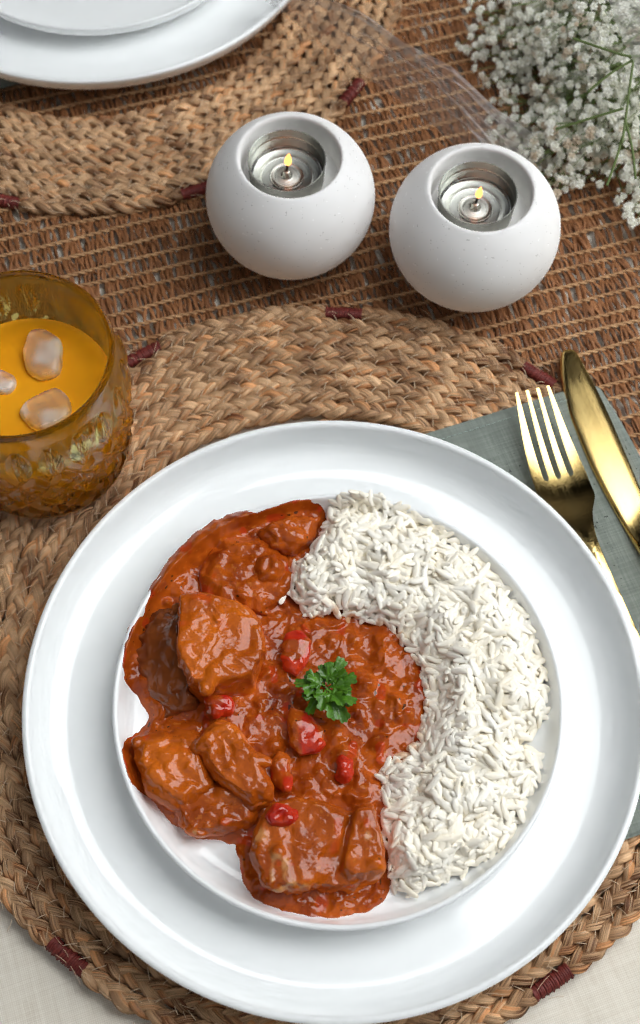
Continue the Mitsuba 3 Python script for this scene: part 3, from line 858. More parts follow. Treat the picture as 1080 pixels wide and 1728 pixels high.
B_BASE = [(-77.9, 210.9), (-70.8, 222.5), (-55.0, 226.0), (-27.9, 221.2), (-21.6, 201.7), (-25.9, 182.3), (-51.2, 172.0), (-69.5, 174.0), (-79.3, 191.3)]
B_MID = [(-77.3, 201.7), (-71.3, 213.0), (-61.5, 215.6)]
C1 = [(-47.9, 158.3), (-42.2, 165.7), (-33.3, 164.4), (-23.8, 151.5), (-15.3, 137.9), (-16.8, 133.7), (-25.2, 130.9), (-35.4, 137.2), (-44.7, 146.9)]
C2 = [(-76.4, 150.7), (-74.2, 159.2), (-64.8, 161.9), (-49.8, 163.2), (-43.8, 149.3), (-38.1, 136.9), (-47.4, 129.1), (-57.2, 128.8), (-68.9, 135.8)]
C3 = [(-59.0, 133.1), (-48.5, 142.3), (-33.4, 140.3), (-20.6, 133.2), (-22.7, 124.5), (-34.7, 120.4), (-46.9, 118.8), (-54.5, 122.2)]
D1 = [(-23.3, 118.1), (-17.9, 130.4), (-5.8, 135.3), (6.5, 132.5), (16.4, 127.9), (9.6, 110.8), (9.9, 100.2), (-4.3, 96.2), (-16.3, 97.0), (-22.8, 107.3)]
D2 = [(18.7, 132.0), (26.0, 132.7), (30.6, 118.3), (32.4, 107.6), (28.9, 102.1), (17.0, 99.4), (12.1, 103.4), (14.3, 111.8), (21.4, 121.6)]
A1 = [(0.8, 267.2), (-10.9, 268.0), (-21.6, 263.1), (-29.0, 258.3), (-26.5, 251.9), (-10.2, 248.7), (-2.4, 256.3)]
A2 = [(-54.4, 234.9), (-51.7, 246.7), (-42.9, 256.4), (-26.8, 257.9), (-14.1, 246.6), (-12.2, 230.7), (-23.5, 218.1), (-38.1, 220.4), (-50.3, 225.1)]
A3 = [(-29.2, 237.5), (-27.4, 244.8), (-19.5, 246.6), (-15.2, 240.9), (-17.5, 233.0), (-25.4, 231.9)]
T1 = [(-15.7, 202.2), (-13.9, 209.1), (-7.4, 210.8), (-1.5, 205.4), (-3.5, 195.8), (-7.9, 188.8), (-13.7, 192.7)]
T2 = [(-11.6, 167.5), (-9.9, 174.6), (-2.2, 173.1), (5.2, 165.5), (3.4, 155.8), (-5.3, 153.5), (-9.8, 159.7)]
T3 = [(-17.7, 150.0), (-14.2, 156.0), (-9.1, 154.1), (-8.7, 143.9), (-13.5, 139.2)]
T4 = [(9.6, 144.6), (12.4, 152.8), (18.2, 153.8), (18.3, 147.4), (13.9, 142.2)]
T5 = [(-18.8, 125.2), (-14.2, 131.0), (-8.0, 129.7), (-5.4, 124.9), (-10.1, 120.6), (-16.2, 121.1)]
T6 = [(-45.5, 173.8), (-40.6, 177.5), (-34.1, 176.1), (-35.1, 170.8), (-42.7, 170.0)]
LUMPS = [(-14.6, 225.1), (2.0, 204.6), (7.2, 207.6), (17.7, 208.0), (28.3, 201.4), (33.6, 193.4), (36.3, 180.0), (28.5, 179.7), (20.9, 174.1), (18.6, 160.9), (10.9, 164.5), (3.8, 147.4), (-1.1, 142.2), (-15.6, 158.3), (-22.9, 177.8), (-21.0, 191.4), (-15.4, 183.5), (-8.8, 211.2), (-62.9, 230.5), (-67.7, 223.2), (-29.8, 210.4), (8.9, 142.5), (16.6, 137.7), (28.8, 161.2), (41.4, 174.8), (-26.0, 138.8), (-33.6, 231.6), (-10.5, 257.4), (-51.7, 261.8), (23.3, 187.6), (13.6, 155.5)]
FLOOR = Z_SIDE / MM + 3.5
_in = chaikin(np.array(SIDE[13:]), 2)
_in = _in[np.argsort(_in[:, 0])]


def plate_floor(x, y):
    r = np.hypot(x - PS[0] / MM, y - PS[1] / MM)
    return Z_SIDE / MM + np.interp(r, _in[:, 0], _in[:, 1])


def signed(poly, X, Y):
    g = Polygon(poly).buffer(0)
    g = g.buffer(2.0).buffer(-4.0).buffer(2.0)
    p = shapely.points(X.ravel(), Y.ravel())
    d = shapely.distance(p, g.boundary)
    return np.where(shapely.contains(g, p), d, -d).reshape(X.shape)


def sauce_parts():
    xs, ys = np.arange(-92, 62, 0.55), np.arange(82, 280, 0.55)
    X, Y = np.meshgrid(xs, ys)
    d = signed(SAUCE, X, Y)
    P = np.stack([X, Y, 0 * X], -1)
    d = d + 1.2 * (meshkit.fbm(P * 0.09, 2, 21) - 0.5) * 2
    d = d + 0.7 * (meshkit.fbm(P * 0.35, 2, 27) - 0.5) * 2
    t = np.where(d > 0, 4.6 * (1 - np.exp(-np.maximum(d, 0) / 5.0)), d * 0.9)
    w = sstep(1.0, 7.0, d)
    hump = 0 * X
    r_ = np.random.default_rng(3)
    for x, y in LUMPS:
        s = r_.uniform(2.4, 5.0)
        e = r_.uniform(0.65, 1.5)
        th = r_.uniform(0, math.pi)
        u, v = (X - x) * math.cos(th) + (Y - y) * math.sin(th), -(X - x) * math.sin(th) + (Y - y) * math.cos(th)
        q = np.hypot(u / s, v / (s * e))
        hump = np.maximum(hump, r_.uniform(1.2, 2.8) * np.clip(1.0 - 0.8 * q * q, 0, 1) ** 1.6)
    for _ in range(90):
        x, y = r_.uniform(-90, 55), r_.uniform(84, 275)
        s = r_.uniform(0.9, 2.4)
        q = np.hypot(X - x, Y - y) / s
        hump = np.maximum(hump, r_.uniform(0.4, 1.3) * np.clip(1.0 - 0.8 * q * q, 0, 1) ** 1.4)
    t += w * hump
    wx, wy = (meshkit.fbm(P * 0.12 + 3, 3, 31) - 0.5) * 14, (meshkit.fbm(P * 0.12 + 9, 3, 33) - 0.5) * 14
    Q = P + np.stack([wx, wy, 0 * wx], -1)
    ridged = 1 - 2 * np.abs(meshkit.fbm(Q * 0.14, 3, 41) - 0.5)
    t += w * (2.8 * (meshkit.fbm(Q * 0.095, 2, 11) - 0.5) * 2 + 0.8 * (ridged - 0.75) + 0.3 * (meshkit.fbm(Q * 0.32, 2, 12) - 0.5))
    t += w * 1.2 * np.exp(-(((X - 8) / 30) ** 2 + ((Y - 178) / 36) ** 2))
    t += sstep(2, 12, d) * 1.2 * np.exp(-(((X + 46) / 22) ** 2 + ((Y - 172) / 42) ** 2))
    Z = plate_floor(X, Y) + t
    keep = d > -1.2
    v = np.stack([X, Y, Z], -1).reshape(-1, 3) * MM
    f = grid_faces(len(ys), len(xs))
    kv = keep.ravel()
    f = f[kv[f].all(1)]
    m = trimesh.Trimesh(v, f, process=False)
    m.remove_unreferenced_vertices()
    return m


put('curry_sauce', mikit.ply(sauce_parts(), 'mat_sauce', smooth=True))
tag('curry_sauce', 'thick orange brown curry sauce pooled on the left half of the small plate', 'curry')


def chunk(hulls, seed, disp=1.0, ridge=0.0, rdir=(0, 0, 1), bsdf='mat_meat', level=0.95, smooth_it=6, fine=0.10, blobs=7):
    """One lump: the union of rounded hulls, softened and roughened. hulls: lists of (x, y, z) in mm."""
    sol = None
    for h in hulls:
        m = manifold3d.Manifold.hull_points([tuple(map(float, p)) for p in h])
        sol = m if sol is None else sol + m
    r_ = np.random.default_rng(seed * 13)
    hv = np.vstack(hulls)
    if blobs:
        base_m = sol.refine_to_length(4.0).to_mesh()
        bt = trimesh.Trimesh(np.array(base_m.vert_properties[:, :3], float), np.array(base_m.tri_verts), process=True)
        pick = np.where(bt.vertices[:, 2] > hv[:, 2].min() + 3)[0]
        for i in r_.choice(pick, blobs, replace=False):
            c, nn = bt.vertices[i], bt.vertex_normals[i]
            rad = r_.uniform(2.4, 5.2)
            s1 = manifold3d.Manifold.sphere(rad, 16).translate(list(c - nn * rad * r_.uniform(0.55, 0.8)))
            dv = unit(np.cross(nn, r_.normal(0, 1, 3)))
            s2 = manifold3d.Manifold.sphere(rad * r_.uniform(0.5, 0.9), 16).translate(list(c - nn * rad * 0.75 + dv * rad * r_.uniform(0.8, 2.0)))
            b = manifold3d.Manifold.batch_hull([s1, s2])
            bb = np.array(b.bounding_box()).reshape(2, 3)
            if (bb[0] > hv.min(0) - 6).all() and (bb[1] < hv.max(0) + 4).all():
                sol = sol + b
    mm_ = sol.refine_to_length(level).to_mesh()
    t = trimesh.Trimesh(np.array(mm_.vert_properties[:, :3], float), np.array(mm_.tri_verts), process=True)
    t = trimesh.Trimesh(relax(np.array(t.vertices), np.array(t.faces), smooth_it), t.faces, process=False)
    n = np.array(t.vertex_normals)
    v = np.array(t.vertices)
    warp = np.stack([meshkit.fbm(v * 0.12 + q + seed, 2, seed + q) for q in (3, 7, 11)], -1) - 0.5
    q_ = v + warp * 12
    rid = 1 - 2 * np.abs(meshkit.fbm(q_ * 0.15 + seed, 3, seed + 41) - 0.5)
    off = disp * (3.0 * (meshkit.fbm(q_ * 0.12 + seed * 7, 2, seed) - 0.5) + 1.4 * (rid - 0.78)) + fine * 3 * (meshkit.fbm(q_ * 0.42 + seed, 2, seed + 1) - 0.5)
    if ridge:
        d = np.asarray(rdir, float)
        d /= np.linalg.norm(d)
        across = np.cross(d, [0.3, 0.2, 0.9] if abs(d[2]) < 0.8 else [1, 0.2, 0])
        across /= np.linalg.norm(across)
        along, ac = v @ d, v @ across
        q = np.stack([ac * 0.55 + 1.2 * meshkit.noise(np.stack([along * 0.15, ac * 0.1, 0 * ac], 1)), along * 0.07, 0 * ac + seed], 1)
        off += ridge * 2.6 * (meshkit.fbm(q, 2, seed + 9) - 0.5) * sstep(0.75, 0.25, n[:, 2])
    v = v + n * off[:, None]
    t = trimesh.Trimesh(v * MM, t.faces, process=False)
    return mikit.ply(t, bsdf, smooth=True)


def lift(poly, z, shrink=1.0, dz=None):
    p = np.array(poly, float)
    c = p.mean(0)
    p = c + (p - c) * shrink
    zz = np.full(len(p), float(z)) if dz is None else z + np.array(dz, float)
    return np.column_stack([p, zz])


def low(x, z=17.2):
    return lift(x, z)


# heights in mm above the table; the plate's floor lies at about 16
P_ = np.vstack
B_FOOT = [(-59, 216), (-55, 226), (-28, 221), (-21.6, 201.7), (-26, 182), (-45, 174), (-58, 180)]
put('chicken_piece', chunk([P_([lift(B_TOP, 40.5, 0.97, [0.5, 0.6, 0, -1.0, -1.4, -0.6, 0.6, 1.4, 1.4]), lift(B_TOP, 36, 1.0), low(B_FOOT)])], 3, 0.70, 0.6, (0.25, 0.1, 1), smooth_it=4))
tag('chicken_piece', 'tall chicken piece with a bright orange top, highest in the curry', 'chicken piece', 'chicken pieces in the curry')
put('chicken_piece', chunk([P_([lift(C1, 36.5, 0.80), lift(C1, 32, 1.02), low(C1, 18)])], 5, 0.85, 0.7, (0.6, -0.8, 0)))
tag('chicken_piece_001', 'long slanting chicken piece with pale bare meat showing, left of the centre', 'chicken piece', 'chicken pieces in the curry')
put('chicken_piece', chunk([P_([lift(C2, 31, 0.72), lift(C2, 26, 1.0), lift(C2, 17.5, 0.94)])], 8, 1.25, 0.4, (0.3, 0.9, 0)))
tag('chicken_piece_002', 'knobbly sauce coated chicken piece by the left edge of the small plate', 'chicken piece', 'chicken pieces in the curry')
put('chicken_piece', chunk([P_([lift(C3, 27.5, 0.80), lift(C3, 23, 1.03), lift(C3, 17.2, 0.95)])], 9, 1.0, 0.8, (0.9, 0.1, 0)))
tag('chicken_piece_003', 'low folded chicken piece below the knobbly one, near the plate rim', 'chicken piece', 'chicken pieces in the curry')
put('chicken_piece', chunk([P_([lift(D1, 36.0, 0.90, [-1, -0.5, 0, 0, -0.4, -3.0, -2.5, 0, 0, -0.6]), lift(D1, 32, 1.02), lift(D1, 17.5, 0.93)]),
                            P_([lift(D2, 38.5, 0.82), lift(D2, 31, 1.0), lift(D2, 17.5, 0.96)]),
                            P_([lift([(2, 131), (21, 129), (27, 106), (20, 98), (4, 98)], 33.0, 0.95), lift([(2, 131), (21, 129), (27, 106), (20, 98), (4, 98)], 17.5)])], 12, 0.85, 0.6, (0.2, 1, 0.3), smooth_it=6))
tag('chicken_piece_004', 'large block of chicken with a deep groove, nearest the plate bottom', 'chicken piece', 'chicken pieces in the curry')
put('chicken_piece', chunk([P_([lift(A1, 27.5, 0.72), lift(A1, 24, 0.98), lift(A1, 17, 1.02)])], 14, 0.9, 0.5, (0.9, 0.3, 0), 'mat_sauce'))
tag('chicken_piece_005', 'long sauce covered chicken piece at the top of the curry, touching the rice', 'chicken piece', 'chicken pieces in the curry')
put('chicken_piece', chunk([P_([lift(A2, 27.0, 0.66), lift(A2, 23.5, 0.95), lift(A2, 16.5, 1.03)]), P_([lift(A3, 31.0, 0.62), lift(A3, 28, 0.95), lift(A3, 20, 1.0)])], 17, 0.95, 0.4, (0.3, 0.9, 0), 'mat_sauce'))
tag('chicken_piece_006', 'wide smooth chicken piece under thick sauce, upper left of the curry', 'chicken piece', 'chicken pieces in the curry')
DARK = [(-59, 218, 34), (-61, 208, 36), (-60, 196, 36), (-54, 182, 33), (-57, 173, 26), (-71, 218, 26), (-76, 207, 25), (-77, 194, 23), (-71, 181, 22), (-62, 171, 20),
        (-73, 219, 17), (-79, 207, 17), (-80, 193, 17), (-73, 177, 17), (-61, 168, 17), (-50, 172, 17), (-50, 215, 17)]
put('chicken_piece', chunk([DARK], 24, 0.75, 2.6, (0.55, 0.12, 0.8), 'mat_shaded_meat', smooth_it=4, blobs=4))  # shaded left side of the tall piece, its shade painted as dark brown
tag('chicken_piece_007', 'dark brown ridged side of the tall bright orange chicken piece, shade painted in', 'chicken piece', 'chicken pieces in the curry')
for poly, z, txt, sd in ((T1, 28.3, 'red tomato piece at the top of the sauce pool, beside the rice', 31), (T2, 28.6, 'largest shiny red tomato piece, just below the parsley', 32),
                         (T3, 26.5, 'dark red tomato piece half sunk between chicken and the sauce pool', 33), (T4, 26.0, 'small red tomato piece at the bottom of the sauce pool', 34),
                         (T5, 38.5, 'red tomato lump lying on top of the nearest chicken block', 35), (T6, 30.0, 'small orange red tomato lump between the two left chicken pieces', 36)):
    k = put('tomato_piece', chunk([P_([lift(poly, z, 0.62), lift(poly, z - 1.8, 1.0), lift(poly, z - 7, 0.95)])], sd, 0.55, 0, bsdf='mat_tomato', level=0.7, smooth_it=7, fine=0.15, blobs=2))
    tag(k, txt, 'tomato piece', 'tomato pieces in the curry')


# ------------------------------------------------------------------ rice
def grain_proto(seed):
    r_ = np.random.default_rng(seed)
    L, W = r_.choice([r_.uniform(3.8, 5.0), r_.uniform(2.3, 3.2)], p=[0.85, 0.15]), r_.uniform(1.36, 1.66)
    n, m = 8, 8
    u = np.linspace(0, math.pi, m + 2)[1:-1]
    x = -L * np.cos(u)
    rad = W * np.sin(u) ** 0.85 * (1 + 0.12 * np.cos(u) * r_.choice([-1, 1]))
    rad[0] *= 0.9
    a = np.arange(n) / n * 2 * math.pi
    bend = r_.uniform(-0.035, 0.035)
    v = np.stack([np.broadcast_to(x[:, None], (m, n)), rad[:, None] * np.cos(a) + bend * (x[:, None] ** 2 - L * L / 3), rad[:, None] * 0.76 * np.sin(a)], -1).reshape(-1, 3)
    v = np.vstack([v, [[-L, bend * L * L * 0.66, 0], [L, bend * L * L * 0.66, 0]]])
    i, j = np.meshgrid(np.arange(m - 1), np.arange(n), indexing='ij')
    q = np.stack([i * n + j, i * n + (j + 1) % n, (i + 1) * n + (j + 1) % n, (i + 1) * n + j], -1).reshape(-1, 4)[:, ::-1]
    jj = np.arange(n)
    f = np.vstack([q[:, [0, 1, 2]], q[:, [0, 2, 3]], np.stack([np.full(n, m * n), jj, (jj + 1) % n], 1), np.stack([np.full(n, m * n + 1), (m - 1) * n + (jj + 1) % n, (m - 1) * n + jj], 1)])
    f = f[:, ::-1]
    return v, f


GR = [grain_proto(s) for s in range(12)]
GRN = [meshkit.arrays((v, f), True)[2] for v, f in GR]


def soft_normals(k, M, nm):
    """Boiled rice scatters light inside: shade each grain partly with the lie of the mound, as its own roundness shows only softly."""
    n = unit(GRN[k] @ M[:3, :3].T)
    return unit(0.62 * n + 0.38 * nm)


def soft_grain(k, M, nm):
    v, f = GR[k]
    path = meshkit.write_ply(((v @ M[:3, :3].T + M[:3, 3]) * MM, f), normals=soft_normals(k, M, nm))
    return {'type': 'ply', 'filename': path, 'face_normals': False, 'bsdf': {'type': 'ref', 'id': 'mat_rice'}}


def rice():
    key = 'rice_portion'
    poly = Polygon(RICE).buffer(0)
    ridge = shapely.LineString(RICERIDGE)

    def mound(x, y):
        p = shapely.points(x, y)
        d = np.where(shapely.contains(poly, p), shapely.distance(p, poly.boundary), 0)
        dr_ = shapely.distance(p, ridge)
        frac = d / np.maximum(d + dr_, 1e-6)
        lump = 3.6 * (meshkit.fbm(np.stack([x * 0.11, y * 0.11, 0 * x], -1), 2, 77) - 0.5) * 2
        return np.maximum(plate_floor(x, y) - 0.3, FLOOR - 0.2) + 16.5 * np.clip(frac * 1.45, 0, 1) ** 0.62 + lump * np.clip(d / 8, 0, 1)

    edge_d = lambda x, y: poly.boundary.distance(Point(x, y))
    r_ = np.random.default_rng(21)
    x0, y0, x1, y1 = poly.bounds
    pts, cell = [], {}

    def spread(dmin, tries, inset):
        out, grid = [], {}
        g = poly.buffer(-inset)
        X = np.column_stack([r_.uniform(x0, x1, tries), r_.uniform(y0, y1, tries)])
        ok = shapely.contains(g, shapely.points(X))
        for x, y in X[ok]:
            c = (int(x // dmin), int(y // dmin))
            if any((x - a) ** 2 + (y - b) ** 2 < dmin * dmin for i in (-1, 0, 1) for j in (-1, 0, 1) for a, b in grid.get((c[0] + i, c[1] + j), ())):
                continue
            grid.setdefault(c, []).append((x, y))
            out.append((x, y))
        return np.array(out)

    grains = []
    for layer, (dmin, depth, inset) in enumerate(((2.95, 0.0, 1.6), (2.6, 1.1, 1.6), (2.9, 2.2, 2.6))):
        S = spread(dmin, 90000, inset)
        e = 0.6
        z = mound(S[:, 0], S[:, 1])
        gx = (mound(S[:, 0] + e, S[:, 1]) - mound(S[:, 0] - e, S[:, 1])) / (2 * e)
        gy = (mound(S[:, 0], S[:, 1] + e) - mound(S[:, 0], S[:, 1] - e)) / (2 * e)
        fl = plate_floor(S[:, 0], S[:, 1])
        for (x, y), zz, a, b, f0 in zip(S, z, gx, gy, fl):
            n = unit(np.array([-np.clip(a, -1.6, 1.6), -np.clip(b, -1.6, 1.6), 1.0]))
            th = r_.uniform(0, 2 * math.pi)
            t = np.array([math.cos(th), math.sin(th), 0])
            t = unit(t - n * (t @ n))
            tilt = np.clip(r_.normal(0, 0.30), -0.8, 0.8)
            if edge_d(x, y) < 5.0 and r_.random() < 0.40 - 0.06 * edge_d(x, y):
                continue
            t, n = t * math.cos(tilt) + n * math.sin(tilt), n * math.cos(tilt) - t * math.sin(tilt)
            zc = max(zz - depth + r_.normal(0, 0.55) + (1.3 if r_.random() < 0.22 and layer == 0 else 0), f0 + 1.1 + 3.5 * abs(t[2]))
            M = np.eye(4)
            M[:3, 0], M[:3, 1], M[:3, 2], M[:3, 3] = t, np.cross(n, t), n, np.array([x, y, zc])
            k = r_.integers(0, len(GR))
            sc = r_.uniform(0.88, 1.08)
            M[:3, :3] *= sc
            grains.append((layer, k, M, unit(np.array([-a, -b, 1.0]))))
    # loose grains that have strayed to the edge of the sauce and onto the plate
    for x, y, zz in ((-13, 236, 22.5), (-14.5, 231, 22.5), (-15.5, 228, 22), (95.5, 161, 19.0), (97.0, 157, 20)):
        th = r_.uniform(0, 2 * math.pi)
        M = np.eye(4)
        M[:2, :2] = [[math.cos(th), -math.sin(th)], [math.sin(th), math.cos(th)]]
        M[:3, 3] = [x, y, zz]
        grains.append((0, r_.integers(0, len(GR)), M, np.array([0, 0, 1.0])))
    top = [i for i, g in enumerate(grains) if g[0] == 0]
    # the 300 that lie most open, nearest the viewer, as single grains
    order = sorted(top, key=lambda i: -(grains[i][2][2, 3] - 0.06 * grains[i][2][1, 3]))
    single = set(order[:300])
    mass = Join()
    mass_n = []
    for i, (layer, k, M, nm) in enumerate(grains):
        if i in single:
            put('rice_grain', soft_grain(k, M, nm), key)
        else:
            v, f = GR[k]
            mass.add((v @ M[:3, :3].T + M[:3, 3]) * MM, f)
            mass_n.append(soft_normals(k, M, nm))
    # what lies under the open grains
    xs, ys = np.arange(x0 - 2, x1 + 2, 1.5), np.arange(y0 - 2, y1 + 2, 1.5)
    X, Y = np.meshgrid(xs, ys)
    Z = mound(X.ravel(), Y.ravel()).reshape(X.shape) - 3.0
    f = grid_faces(len(ys), len(xs))
    inside = shapely.contains(poly.buffer(-3.0), shapely.points(X.ravel(), Y.ravel()))
    f = f[inside[f].all(1)]
    mass.add(np.stack([X, Y, Z], -1).reshape(-1, 3) * MM, f)
    mass_n.append(np.tile([0, 0, 1.0], (X.size, 1)))
    path = meshkit.write_ply((np.vstack(mass.v), np.vstack(mass.f)), normals=np.vstack(mass_n))
    k = put('grain_mass', {'type': 'ply', 'filename': path, 'face_normals': False, 'bsdf': {'type': 'ref', 'id': 'mat_rice'}}, key)
    tag(k, kind='stuff')
    tag(key, 'mound of white long grain rice curving round the right side of the curry', 'rice')
    return len(grains)


rice()


# ------------------------------------------------------------------ parsley
def leaflet(size, seed):
    """A curly parsley leaflet in its own plane: stalk at the origin, growing along +x; mm."""
    r_ = np.random.default_rng(seed)
    shp = Polygon([(0, -0.35), (size * 0.45, -0.55), (size * 0.45, 0.55), (0, 0.35)])
    for a, ln in ((0, 1.0), (0.72, 0.80), (-0.72, 0.80), (1.35, 0.55), (-1.35, 0.55)):
        a += r_.normal(0, 0.08)
        b = size * 0.30 if abs(a) > 0.3 else size * 0.40
        L = size * ln * 0.60
        base = np.array([b * 0.75, 0.0])
        dv = np.array([math.cos(a), math.sin(a)])
        pv = np.array([-dv[1], dv[0]])
        w = L * 0.30
        shp = shp.union(Polygon([base - pv * 0.4, base + dv * L * 0.45 + pv * -w, base + dv * L * 0.8 - pv * w, base + dv * L * 0.8 + pv * w, base + dv * L * 0.45 + pv * w, base + pv * 0.4]))
        for q in (-0.62, 0.0, 0.62):
            c = base + dv * L * 0.72 + (dv * math.cos(q) + pv * math.sin(q)) * L * 0.24
            e = shapely.affinity.rotate(shapely.affinity.scale(Point(0, 0).buffer(1, quad_segs=5), L * 0.27, L * 0.150), math.degrees(a + q * 0.8))
            shp = shp.union(shapely.affinity.translate(e, *c))
    shp = shp.buffer(0.12).buffer(-0.12).simplify(0.06)
    shp = max(getattr(shp, 'geoms', [shp]), key=lambda g: g.area)
    m = manifold3d.CrossSection([np.asarray(shp.exterior.coords)[:-1]], manifold3d.FillRule.EvenOdd).extrude(0.28).refine_to_length(0.55).to_mesh()
    v, f = np.array(m.vert_properties[:, :3], float), np.array(m.tri_verts)
    x, y = v[:, 0], v[:, 1]
    rad, ang = np.hypot(x - size * 0.25, y), np.arctan2(y, x - size * 0.25)
    v[:, 2] += 0.055 * rad * np.sin(ang * 5 + seed) * 3.2 - 0.030 * (x - size * 0.35) ** 2 * 0.55 + 0.35 * np.abs(y) ** 1.1 * r_.uniform(-0.1, 0.5) + 0.5 * (meshkit.fbm(v * 0.45 + seed, 2, seed) - 0.5)
    v[:, 2] -= 0.22 * np.exp(-(y / 0.35) ** 2)
    return v, f


def parsley():
    key = 'parsley_sprig'
    c = np.array([5.0, 182.6, 29.6])
    spec = ((176, 13.2, 0.10, 1.2, 0, 0.5), (62, 13.2, 0.16, 1.6, 0.8, 0.8), (22, 13.6, 0.24, 1.0, 0.5, -0.5), (-28, 13.4, 0.16, 1.4, 1.0, -1.2), (-74, 14.0, 0.14, 1.8, 0.6, -1.0), (-122, 11.5, 0.02, -0.6, -1.2, -1.2),
            (-52, 13.0, -0.02, -0.9, 2, -3), (100, 9.0, 0.3, -0.4, -0.5, 1.0), (203, 9.5, -0.06, -0.8, -1, -0.5),
            (40, 9.5, 0.45, 2.2, 1.5, 1.0), (-5, 9.0, 0.5, 2.0, 2, -0.5), (-50, 9.5, 0.42, 2.4, 1.5, -2), (-98, 10.0, 0.35, 2.0, 0, -1.5), (80, 9.0, 0.5, 2.2, 0.5, 1.5), (160, 8.5, 0.3, 2.0, -0.5, 0.3))
    for i, (deg, size, tilt, dz, ox, oy) in enumerate(spec):
        v, f = leaflet(size, 50 + i)
        a = math.radians(deg)
        ct, st = math.cos(tilt), math.sin(tilt)
        x, y, z = v[:, 0] * ct - v[:, 2] * st, v[:, 1], v[:, 0] * st + v[:, 2] * ct
        V = np.column_stack([x * math.cos(a) - y * math.sin(a), x * math.sin(a) + y * math.cos(a), z]) + c + [ox, oy, dz + 1.2]
        put('leaflet', mikit.ply((V * MM, f), 'mat_leaf', smooth=45), key)
    P = chaikin(np.array([c + [-3.0, 3.4, -2.0], c + [-1.2, 1.0, 0.4], c + [0.6, -0.4, 1.6], c + [4.0, -2.6, 1.0]]) * MM, 2)
    v, f, uv = tube(P, 0.00055, 8)
    put('stalk', mikit.ply((v, f), 'mat_stem', smooth=True), key)
    tag(key, 'small sprig of bright green curly parsley in the middle of the curry', 'parsley')


parsley()


# ------------------------------------------------------------------ gypsophila bouquet with its clear wrapping
def flower_proto(seed):
    r_ = np.random.default_rng(seed)
    j = Join()
    R = r_.uniform(2.1, 2.9)
    for ring, (cnt, elev, ln) in enumerate(((6, 0.25, 1.0), (6, 0.7, 0.9), (4, 1.1, 0.8), (2, 1.4, 0.62))):
        for q in range(cnt):
            a = (q + 0.5 * ring + r_.normal(0, 0.15)) / cnt * 2 * math.pi
            e = elev + r_.normal(0, 0.16)
            d = np.array([math.cos(a) * math.cos(e), math.sin(a) * math.cos(e), math.sin(e)])
            s = np.array([-math.sin(a), math.cos(a), 0])
            n = np.cross(d, s)
            w = R * r_.uniform(0.26, 0.40)
            L = R * ln
            rows = []
            for tt, ww, cc in ((0.15, 0.25, 0.0), (0.6, 0.95, 0.16), (1.0, 0.75, -0.02)):
                for k in (-1, 0, 1):
                    ruff = r_.normal(0, 0.12) * R * (tt > 0.9)
                    rows.append(d * (L * tt + (ruff if k else 0.08 * R * (tt > 0.9))) + s * w * ww * k + n * (cc * R - 0.14 * R * abs(k) + ruff * 0.5))
            j.add(np.array(rows) + [0, 0, 0.4], grid_faces(3, 3))
    return np.vstack(j.v), np.vstack(j.f)


def calyx_proto():
    return lathe([(0, -1.9), (0.45, -1.8), (0.85, -0.9), (1.0, 0.2), (0.7, 0.7), (0, 0.8)], 5, 0)


FL = [flower_proto(s) for s in range(6)]
FLS = [mikit.ply((v * MM, f), 'mat_petal', smooth=False) for v, f in FL]


